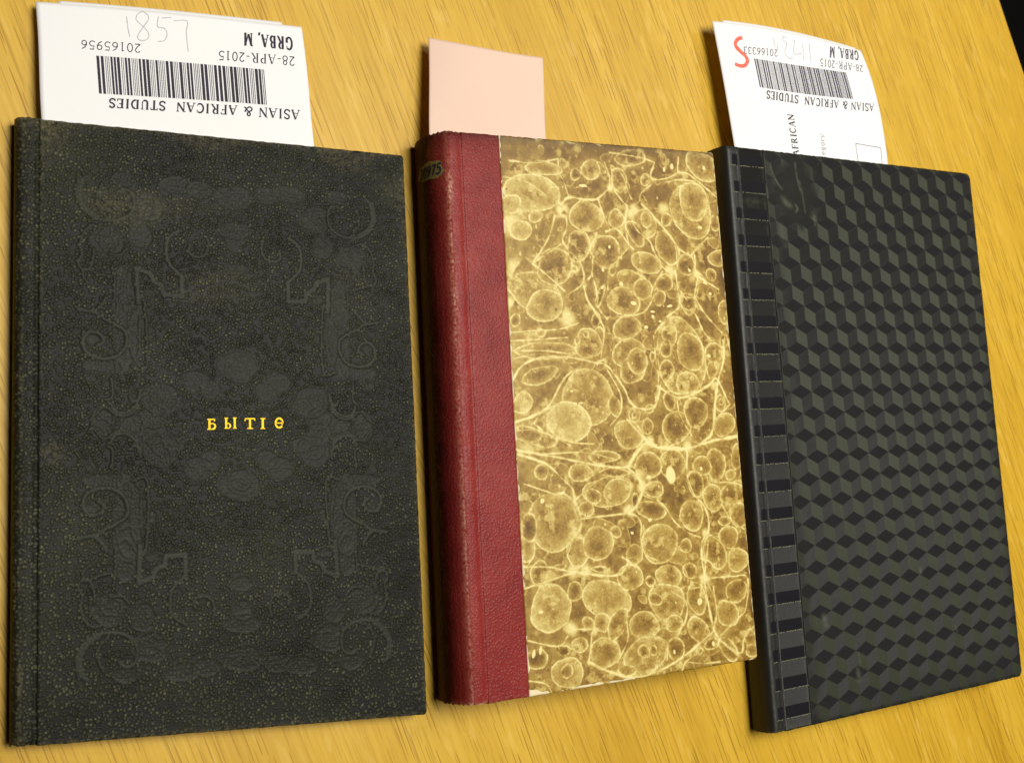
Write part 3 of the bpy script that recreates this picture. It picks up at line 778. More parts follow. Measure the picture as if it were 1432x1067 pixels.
LET = [
    [(16, [(198, 236), (198, 362)]), (9, [(172, 238), (262, 238)]), (8, [(262, 234), (259, 264)]), (8, [(172, 361), (246, 361)]), (9, [(205, 292), (240, 290), (262, 300)]), (14, [(258, 298), (272, 326), (258, 352), (240, 361)])],
    [(16, [(404, 226), (404, 352)]), (8, [(384, 224), (428, 224)]), (8, [(408, 290), (436, 290), (450, 300)]), (13, [(446, 298), (458, 322), (446, 344)]), (8, [(384, 350), (446, 350)]), (16, [(510, 222), (510, 352)]), (8, [(488, 222), (534, 222)]), (8, [(488, 351), (534, 351)])],
    [(16, [(702, 232), (702, 356)]), (10, [(640, 232), (762, 232)]), (9, [(646, 232), (636, 262)]), (9, [(756, 232), (766, 258)]), (9, [(666, 355), (740, 355)])],
    [(17, [(864, 232), (864, 358)]), (8, [(836, 232), (898, 232)]), (8, [(836, 358), (894, 358)])],
    [(15, [(1112, 250), (1084, 228), (1052, 236), (1030, 270), (1030, 312), (1052, 344), (1084, 350), (1114, 330)]), (9, [(1044, 290), (1104, 290)]), (9, [(1108, 242), (1124, 270), (1122, 296)]), (8, [(1100, 276), (1116, 318)])],
]
gj = jac(gold_map)
for L in LET:
    rb = Ribbons(gold_map)
    for w, pts in L:
        rb.stroke(pts, w * 0.000025, gj, lift=0.00022)
    rb.build('gold_letter', GOLD, b1)

# ================================================================== 2: quarter leather book with marbled sides
b2 = empty('marbled_book', tuple(P(2, 70, 119, 0)), 'thick book with a rounded red leather spine and brown marbled paper cover', 'book')
box_local('back_board', 2, 1, 142, 0.6, 237.3, 0.2, 2.6, RED, b2)
box_local('text_block', 2, -0.5, 139, 4, 234, 2.65, 23.0, PAGES, b2)
X2 = 24.9


def red_attrs(X, Y):
    d = np.minimum(Y, 237.9 - Y)
    return {'rub': 0.35 * np.exp(-d / 0.5), 'dirt': 0.75 * np.exp(-Y / 4.0) + 0.25 * np.exp(-(X2 - X) / 0.5)}


board('front_board', 2, 6.4, X2 + 0.3, 0.0, 237.9, 26.0, 2.6, 0.5, None, red_attrs, RED, b2, edge=0.5, left_skirt=False)


def marble(X, Y):
    sh = X.shape
    sc = 1 / (X[0, 1] - X[0, 0])
    wx = X + 0.9 * fnoise(sh, 8 * sc, 1) + 0.20 * fnoise(sh, 2.4 * sc, 2) + 0.09 * fnoise(sh, 0.6 * sc, 3)
    wy = Y + 0.9 * fnoise(sh, 8 * sc, 4) + 0.20 * fnoise(sh, 2.4 * sc, 5) + 0.09 * fnoise(sh, 0.6 * sc, 6)
    T = 0.13 + 0.10 * fnoise(sh, 9 * sc, 7) + 0.09 * fnoise(sh, 2.5 * sc, 8)
    left = np.exp(-np.clip(X - 26, 0, 99) / 22) * (0.45 + 0.55 * np.exp(-((Y - 75) / 55) ** 2))
    T += 0.26 * left
    gr = fnoise(sh, 0.5 * sc, 9)
    mot = fnoise(sh, 1.3 * sc, 10)
    for cx, cy, r in NODES:
        d = np.hypot(wx - cx / 10, wy - cy / 10) / (r / 10)
        T = np.maximum(T, (0.80 + 0.08 * mot) * np.exp(-np.clip(d - 0.35, 0, 9) ** 2 * 2.2))

    def veins(T, k):
        for row in VEINS:
            w = row[0]
            pts = catmull(np.array(row[1:], float).reshape(-1, 2) / 10.0, 5)
            D = np.full(sh, 99.0)
            # window search needs a regular grid: distances are taken on it, then warped by look-up noise
            seg_dist(X, Y, pts, 5, D)
            D = np.abs(D + 0.22 * fnoise(sh, 2.0 * sc, 20 + len(pts)) * (D < 5))
            core = np.exp(-(D / ((0.17 + 0.19 * w) * (1 + 0.55 * fnoise(sh, 4 * sc, 60 + len(pts))))) ** 2)
            halo = np.exp(-D / (0.8 + 0.75 * w)) * (0.75 + 0.5 * mot)
            T = np.maximum(T, k * ((0.80 + 0.07 * w) * core + 0.10 * mot * core))
            T = T + 0.34 * k * halo * np.clip(0.95 - T, 0, 1)
            T = T - 0.16 * k * np.exp(-((D - 0.85 - 0.25 * w) / 0.20) ** 2) * np.clip(fnoise(sh, 4.5 * sc, 90 + len(pts)) * 2, 0, 1)
        return T
    T = veins(T, 1.0)
    rs = np.random.RandomState(3)
    for k in range(230):          # small cells that fill the gaps between the big stones
        cx, cy = rs.uniform(26, 142), rs.uniform(2, 236)
        R = rs.choice([1.0, 1.6, 2.6, 4.2], p=[0.3, 0.3, 0.25, 0.15])
        e, th = rs.uniform(1.0, 1.9), rs.uniform(0, 3.14)
        h = int((R * 1.9 + 2) * sc); i = int((cx - X[0, 0]) * sc); j = int((cy - Y[0, 0]) * sc)
        sl = np.s_[max(j - h, 0):j + h, max(i - h, 0):i + h]
        dx, dy = wx[sl] - cx, wy[sl] - cy
        p, q = (dx * math.cos(th) + dy * math.sin(th)) / e, -dx * math.sin(th) + dy * math.cos(th)
        a = np.arctan2(q, p)
        sd = R - np.hypot(p, q) * (1 + 0.12 * np.cos(3 * a + cx))
        ins = sstep(-0.2, 0.15, sd)
        tone = rs.uniform(0.16, 0.36) + 0.06 * mot[sl] + 0.42 * np.exp(-(np.clip(sd, 0, 99) / 0.40) ** 2) * (0.6 + 0.4 * mot[sl])
        T[sl] = T[sl] * (1 - ins) + tone * ins
    for cx, cy, ax, ay, bx, by, f in STONES:
        cx, cy, ax, ay, bx, by = (v / 10.0 for v in (cx, cy, ax, ay, bx, by))
        ext = max(abs(ax) + abs(bx), abs(ay) + abs(by)) + 4
        i = np.where((X[0] > cx - ext) & (X[0] < cx + ext))[0]
        j = np.where((Y[:, 0] > cy - ext) & (Y[:, 0] < cy + ext))[0]
        if len(i) < 2 or len(j) < 2:
            continue
        sl = np.s_[j[0]:j[-1] + 1, i[0]:i[-1] + 1]
        dx, dy = wx[sl] - cx, wy[sl] - cy
        det = ax * by - ay * bx
        p, q = (dx * by - dy * bx) / det, (ax * dy - ay * dx) / det
        ang = np.arctan2(q, p)
        r = np.hypot(p, q) * (1 + 0.03 * np.cos(2 * ang + cx) + 0.022 * np.cos(3 * ang + cy))
        R = math.sqrt(abs(det))
        sd = (1 - r) * R
        f = f / 100.0
        t = T[sl]
        ins = sstep(-0.20, 0.12, sd)
        rimw = 0.45 + 0.19 * R
        rim = 0.60 * np.exp(-np.clip(sd, 0, 99) / rimw) + 0.40 * np.exp(-(np.clip(sd, 0, 99) / 0.50) ** 2)
        body = f * 0.62 + 0.01 + 0.05 * mot[sl] + 0.11 * fnoise(t.shape, 3.5 * sc, int(cx * 7) % 97)
        body = body - 0.10 * sstep(0.2, 0.9, sd / (R + 0.1)) * (0.6 + 0.6 * fnoise(t.shape, 2.2 * sc, int(cy * 5) % 89))
        side = 0.78 + 0.30 * np.sin(ang + cx * 1.7) * np.cos(2 * ang + cy)
        tone = body + (0.97 - body) * np.clip(rim, 0, 1) * np.clip(side + 0.25 * mot[sl], 0.25, 1)
        tone = tone + 0.05 * gr[sl]
        t = t + (0.9 - t) * 0.42 * np.exp(-np.clip(-sd, 0, 99) / 1.2) * (0.7 + 0.5 * mot[sl]) - 0.12 * np.exp(-((sd + 0.75) / 0.25) ** 2) * (mot[sl] > 0)
        T[sl] = t * (1 - ins) + tone * ins
    T = np.maximum(T, veins(T * 0, 0.95) - 0.12)
    wisp = sstep(0.18, 0.75, fnoise(sh, 5 * sc, 71) * 0.6 + fnoise(sh, 1.8 * sc, 72) * 0.45 + 0.15 * gr)
    T = T + 0.01 + (0.88 - T) * 0.55 * wisp
    for cx, cy, a, b in FLECKS:
        r = np.hypot((wx - cx / 10) / (a / 10 + 0.05), (wy - cy / 10) / (b / 10 + 0.05))
        T = T + (0.95 - T) * (1 - sstep(0.75, 1.15, r))
    rs = np.random.RandomState(5)
    for k in range(420):          # specks of colour shaken over the bath
        cx, cy = rs.uniform(25, 142), rs.uniform(1, 237)
        a = rs.choice([0.18, 0.25, 0.35, 0.55], p=[0.4, 0.3, 0.2, 0.1])
        i = int((cx - X[0, 0]) * sc); j = int((cy - Y[0, 0]) * sc); h = int(2 * sc)
        sl = np.s_[max(j - h, 0):j + h, max(i - h, 0):i + h]
        r = np.hypot((wx[sl] - cx) / a, (wy[sl] - cy) / (a * rs.uniform(0.8, 1.8)))
        up = 0.85 if rs.rand() < 0.75 else 0.12
        T[sl] = T[sl] + (up - T[sl]) * 0.8 * (1 - sstep(0.6, 1.2, r))
    T = 0.46 + (T - 0.46) * 1.06 + 0.005
    T = T + 0.035 * gr
    d = np.minimum(np.minimum(142.7 - X, Y), 237.9 - Y)
    dirt = 0.85 * np.exp(-Y / 1.6) + 0.40 * np.exp(-Y / 9) * np.exp(-np.clip(X - 40, 0, 99) / 70) + 0.55 * np.exp(-(X - X2) / 0.35) * (Y < 40)
    chip = np.zeros(sh)
    n1 = fnoise(sh, 2.2 * sc, 33)
    chip = np.maximum(chip, (1 - sstep(0.15, 0.6, d + 0.5 * n1)) * (X > 138) * 0.8)
    for cx, hw, hh in ((27.0, 3.4, 2.6), (31.5, 3.0, 1.6), (49, 8, 1.0), (56, 4, 1.2), (66, 5, 0.9), (73, 3, 1.0)):
        chip = np.maximum(chip, 1 - sstep(0.7, 1.2, np.hypot((X - cx) / hw, (Y - 237.9) / hh) + 0.35 * n1))
    chip = np.maximum(chip, (1 - sstep(0.25, 0.8, X - X2 + 0.5 * n1)) * (fnoise(sh, (9 * sc, 8 * sc), 44) > 0.05) * 0.8)
    return {'tone': np.clip(T, 0, 1.05), 'dirt': np.clip(dirt, 0, 1), 'chip': chip}


board('marbled_paper', 2, X2, 142.7, 0.0, 237.9, 26.12, 2.7, 0.25, None, marble, MARBLE, b2, corner=1.8, edge=0.7)
prof2 = [(-3.4, 0.2), (-4.4, 1.0), (-5.3, 3.0), (-5.9, 6.0), (-6.1, 9.0), (-6.0, 12.0), (-5.6, 15.0), (-4.9, 18.0), (-3.9, 20.8), (-2.7, 23.2), (-1.4, 25.0), (-0.3, 25.9)] + [(0.4, 26.15), (1.2, 26.3), (3.5, 26.3), (4.6, 26.15), (5.3, 25.95), (5.8, 25.88), (6.3, 25.95), (6.9, 26.02), (7.3, 26.03)]


def rub2(X, Y, Z, Q):
    c = -0.5 + 0.25 * fnoise(X.shape, (60, 900), 8)
    n = 0.5 + 0.32 * fnoise(X.shape, (300, 14), 9) + 0.30 * fnoise(X.shape, (300, 45), 19)
    r = 0.95 * np.exp(-((X - c) / 0.30) ** 2) * (Z > 22) * np.clip(n, 0.05, 1) ** 1.5
    r += 0.35 * np.exp(-((X + 0.9) / 1.0) ** 2) * (Z > 21) * (0.4 + 0.6 * n)
    r += 1.0 * np.exp(-np.hypot((X - 0.1) / 0.9, (Y - 24) / 5) ** 2) + 0.7 * np.exp(-np.hypot((X - 0.2) / 0.7, (Y - 72) / 4) ** 2)
    r += 0.75 * np.exp(-(237.6 - Y) / 0.6) * (Z > 14) + 0.55 * np.exp(-Y / 0.6)
    return np.clip(r, 0, 1)


def dirt_shade2(X, Y, Z, Q):  # grimy head; the side's shade is painted into the leather below the shoulder
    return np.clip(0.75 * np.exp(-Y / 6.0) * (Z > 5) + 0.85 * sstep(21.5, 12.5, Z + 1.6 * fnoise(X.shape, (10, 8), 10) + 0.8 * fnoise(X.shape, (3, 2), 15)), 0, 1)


_, q2, L2 = spine('spine', 2, prof2, -0.2, 237.6, RED, b2, rub2, 80, dirt_shade2, fray=0.45, sag=0.8)


# oval shelf label on the spine with italic figures
def spine_map(u, v, lift):
    """u mm along the profile measured back from the joint, v mm down the book"""
    e = 0.05
    x0, z0 = q2(L2 - u); x1, z1 = q2(L2 - u - e)
    tx, tz = (x1 - x0) / e, (z1 - z0) / e
    l = math.hypot(tx, tz) + 1e-9
    nx, nz = tz / l, -tx / l
    if nx > 0 and nz < 0:
        nx, nz = -nx, -nz
    if nz < -0.5 or (x0 < -4 and nx > 0):
        nx, nz = -nx, -nz
    return P(2, x0 + nx * lift * 1000, v, z0 + nz * lift * 1000)


LU, LV, LA, LB = 18.2, 15.5, 8.4, 3.8
rr, aa = np.linspace(0.02, 1, 10), np.linspace(0, 2 * math.pi, 121)
wob = 1 + 0.05 * np.sin(3 * aa + 1) + 0.04 * np.sin(7 * aa) + 0.03 * np.sin(11 * aa)
pts = np.array([[spine_map(LU + LA * math.copysign(abs(math.cos(a)) ** 0.65, math.cos(a)) * r * w, LV + LB * math.copysign(abs(math.sin(a)) ** 0.65, math.sin(a)) * r * w, 0.00022) for a, w in zip(aa, wob)] for r in rr])
grid('shelf_label', pts[:, ::-1], LABEL, b2)

# ================================================================== 3: black book with tumbling-block pattern
b3 = empty('patterned_book', tuple(P(3, 85, 140, 0)), 'black book with a cube pattern on its cover and dark bars along its spine', 'book')
box_local('back_board', 3, 0.5, 169.6, 0.6, 278.5, 0.2, 2.5, SPINE_B, b3)
box_local('text_block', 3, 1.5, 166, 4, 275, 2.55, 12.6, PAGES, b3)
X3 = 22.6
PX, RY = 13.6, 10.68


def cubes(X, Y):
    sh = X.shape
    # skewed copy of the sheet: the pattern runs very slightly off square
    y = 270.0 - (Y + 0.02 * fnoise(sh, 60, 3))
    x = X - 34.0
    side = RY / 1.5
    hx = PX / 2
    # nearest hexagon centre; a hexagon = dark diamond on top + two uprights below
    best = np.full(sh, 1e9)
    ux = np.zeros(sh); uy = np.zeros(sh)
    r0 = np.floor(y / RY)
    for dr in (-1, 0, 1, 2):
        r = r0 + dr
        off = np.where(np.mod(r, 2) == 1, hx, 0)
        c = np.round((x - off) / PX)
        dx, dy = x - off - c * PX, (y - r * RY + side / 2)     # hexagon centre sits half a side under the diamond centre
        k = np.maximum(np.abs(dx) / hx, (np.abs(dy) + np.abs(dx) / hx * side / 2) / side)
        m = k < best
        best = np.where(m, k, best); ux = np.where(m, dx, ux); uy = np.where(m, dy, uy)
    # the diamond fills uy > |ux| / hx * side / 2 ... measured from the hexagon centre (uy up)
    e = uy - np.abs(ux) / hx * side / 2
    soft = 0.30
    dia = sstep(-soft, soft, e)
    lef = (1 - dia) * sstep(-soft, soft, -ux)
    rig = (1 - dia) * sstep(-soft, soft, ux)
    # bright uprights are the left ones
    fade_in = sstep(24.0, 34.0, X + 2.0 * fnoise(sh, 25, 4))
    pre_w = 1 - fade_in * 0.9
    n = fnoise(sh, 14, 5) * 0.6 + fnoise(sh, 5, 6) * 0.4
    patch = (1 - sstep(0.65, 1.1, np.hypot((X - 42) / 16, (Y - 20) / 22) + 0.18 * n))
    edge = np.exp(-np.minimum(170.3 - X, np.minimum(Y, 279 - Y)) / 2.2)
    worn = np.clip(0.55 * pre_w + 0.92 * patch + 0.75 * edge + 0.08 * n, 0, 1)
    worn = np.maximum(worn, 0.30 * sstep(250, 279, Y))
    scr = np.zeros(sh)
    for pts, w, s in SCRATCH:
        D = np.full(sh, 99.0)
        seg_dist(X, Y, catmull(pts, 5), 4, D)
        scr = np.maximum(scr, s * np.exp(-((D + 0.2 * n) / w) ** 2) * np.clip(0.55 + 0.7 * n, 0, 1))
    tilt = (1 - worn)
    return {'bright': lef, 'mid': rig, 'worn': worn, 'scratch': np.clip(scr, 0, 1),
            'tx': tilt * (TILT_L[0] * lef + TILT_R[0] * rig + TILT_D[0] * dia), 'ty': tilt * (TILT_L[1] * lef + TILT_R[1] * rig + TILT_D[1] * dia)}


TILT_L, TILT_R, TILT_D = (-0.39, -0.02), (-0.42, 0.17), (0.10, 0.0)
SCRATCH = [([(27, 8), (28, 12), (31, 17), (33, 19)], 0.5, 0.9), ([(43, 5), (43.5, 12), (45, 19)], 0.5, 0.9), ([(45, 14), (46, 20)], 0.6, 0.7),
           ([(33, 24), (35, 26), (38, 27)], 1.6, 0.8), ([(39, 25), (42, 28), (41, 30)], 0.7, 0.8), ([(30, 38), (30.5, 44), (32, 48)], 1.8, 0.35),
           ([(46, 20), (47, 30)], 0.5, 0.6), ([(52, 30), (53, 36)], 1.0, 0.4), ([(54, 258), (55, 261), (54.5, 263)], 1.3, 0.85), ([(56, 250), (56.5, 255)], 0.5, 0.8),
           ([(36, 230), (37, 234)], 1.8, 0.55), ([(103, 214), (103.5, 216)], 0.8, 0.6), ([(124, 246), (125, 249)], 0.5, 0.5),
           ([(23.2, 2), (23.4, 40)], 0.35, 0.25), ([(23.0, 17), (23.4, 24)], 0.5, 0.9)]
board('patterned_paper', 3, X3, 170.3, 0.0, 279.1, 16.1, 2.5, 0.30, None, cubes, CUBES, b3, corner=3.2, edge=0.8)


def strip_attrs(X, Y):
    r = 0.60 * np.exp(-((X - 7.0) / 0.32) ** 2) + 0.22 * np.exp(-((X - 21.5) / 0.5) ** 2)
    r += 0.25 * np.exp(-np.hypot((X - 14) / 6, (Y - 27) / 3) ** 2) + 0.3 * np.exp(-(279 - Y) / 2.5)
    return {'rub': np.clip(r, 0, 1)}


board('cloth_strip', 3, 6.4, X3 + 0.3, 0.0, 279.1, 15.95, 2.4, 0.5, None, strip_attrs, STRIP, b3, edge=0.5, left_skirt=False)
prof3 = [(1.2, 0.2), (-0.2, 0.4), (-1.4, 1.2), (-2.0, 3.0), (-2.3, 6.0), (-2.2, 9.0), (-1.7, 12.0), (-1.0, 14.2), (-0.2, 15.4), (0.8, 16.0), (2.2, 16.15), (4.2, 16.0), (4.9, 15.9), (5.5, 15.84), (6.1, 15.90), (6.8, 15.97)]


def rub3(X, Y, Z, Q):
    r = 0.55 * np.exp(-((X - 1.0) / 0.55) ** 2) * (Z > 14) * (0.6 + 0.4 * fnoise(X.shape, (30, 500), 14))
    r += 0.18 * np.exp(-((X - 3.4) / 0.6) ** 2) * (Z > 14) + 0.5 * np.exp(-(278.8 - Y) / 1.0) * (Z > 12)
    return np.clip(r, 0, 1)


spine('spine', 3, prof3, -0.2, 278.8, SPINE_B, b3, rub3, 90, fray=0.25, sag=0.5)

# dark bars and the pale stitched line under each
rs = random.Random(4)
for k in range(21):
    yb = 9.3 + 13.2 * k
    n = 12
    for xa, xb, nm in ((7.4, 21.9, 'dark_bar'), (2.6, 6.2, 'dark_bar')):
        xs = np.linspace(xa, xb, n)
        X, Y = np.meshgrid(xs, np.linspace(yb - 5.6, yb - 0.2, 5))
        Z = np.full(X.shape, 15.99) if xa > 7 else np.interp(X, [p[0] for p in prof3[9:]], [p[1] for p in prof3[9:]]) + 0.04
        Z[:, 0] -= 0.05; Z[:, -1] -= 0.05; Z[0] -= 0.05; Z[-1] -= 0.05
        grid(nm, P(3, X, Y, Z + 0.05), BAND, b3)


def top3(u, v, lift):
    z = 16.0 + 0.13 * (u < 6)
    return P(3, u, v, z + lift * 1000)


rb = Ribbons(top3)
j3 = jac(top3)
for k in range(21):
    yb = 9.3 + 13.2 * k
    x = 1.0
    while x < 22.0:
        l = rs.uniform(0.35, 0.75)
        if not (4.3 < x < 6.9) and rs.random() < 0.94:
            y = yb + rs.uniform(-0.12, 0.12)
            rb.stroke([(x, y), (x + l, y)], 0.00016 * rs.uniform(0.6, 1.2), j3, lift=0.00012)
        x += l + rs.uniform(0.15, 0.4)
so = rb.build('stitching', STITCH, b3)
so['kind'] = 'stuff'


# ================================================================== slips of paper
def lag(t):
    return np.array([(1 - t) * (1 - 2 * t), 4 * t * (1 - t), t * (2 * t - 1)])


def slip_map(key):
    C = np.array(SLIPS[key])

    def f(u, v, lift):
        a, b = lag(v), lag(u)
        p = np.einsum('i,j,ijk->k', a, b, C)
        bow = (0.0006 if key == 's2' else 0.00025) * math.sin(5.3 * u + 2.1 * v) * math.sin(4.4 * v + 1.0 + u)
        return p + np.array((0, 0, lift + bow))
    return f


def sheet(name, f, u0, u1, v0, v1, thick, mat, parent, nu=60, nv=50, edge=None, lift=0.0):
    us, vs_ = np.linspace(u0, u1, nu), np.linspace(v0, v1, nv)
    T = np.zeros((nv, nu, 3))
    for j, v in enumerate(vs_):
        for i, u in enumerate(us):
            du, dv = edge(u, v) if edge else (0, 0)
            T[j, i] = f(u + du, v + dv, lift)
    B = T - np.array((0, 0, thick))
    n = nu * nv
    q = [grid_quads(nv, nu), grid_quads(nv, nu, n)[:, ::-1]]
    I = np.arange(n).reshape(nv, nu)
    loop = np.r_[I[0, :], I[1:, -1], I[-1, -2::-1], I[-2:0:-1, 0]]
    nx = np.roll(loop, -1)
    q.append(np.stack([loop, nx, nx + n, loop + n], -1))
    return raw_mesh(name, np.concatenate([T.reshape(-1, 3), B.reshape(-1, 3)]), np.concatenate(q), mat, parent)


def arc(cx, cy, rx, ry, a0, a1, n=9):
    return [(cx + rx * math.cos(math.radians(a)), cy + ry * math.sin(math.radians(a))) for a in np.linspace(a0, a1, n)]


K, T_ = 0.085, 0.036     # half-widths of thick and thin strokes, relative to the cap height


def serif(*xs, y=0.0):
    return [(T_, [(x - 0.11, y), (x + 0.11, y)]) for x in xs]


def ital(g, k=0.2):
    return [(w, [(x + k * y, y) for x, y in p]) for w, p in g]


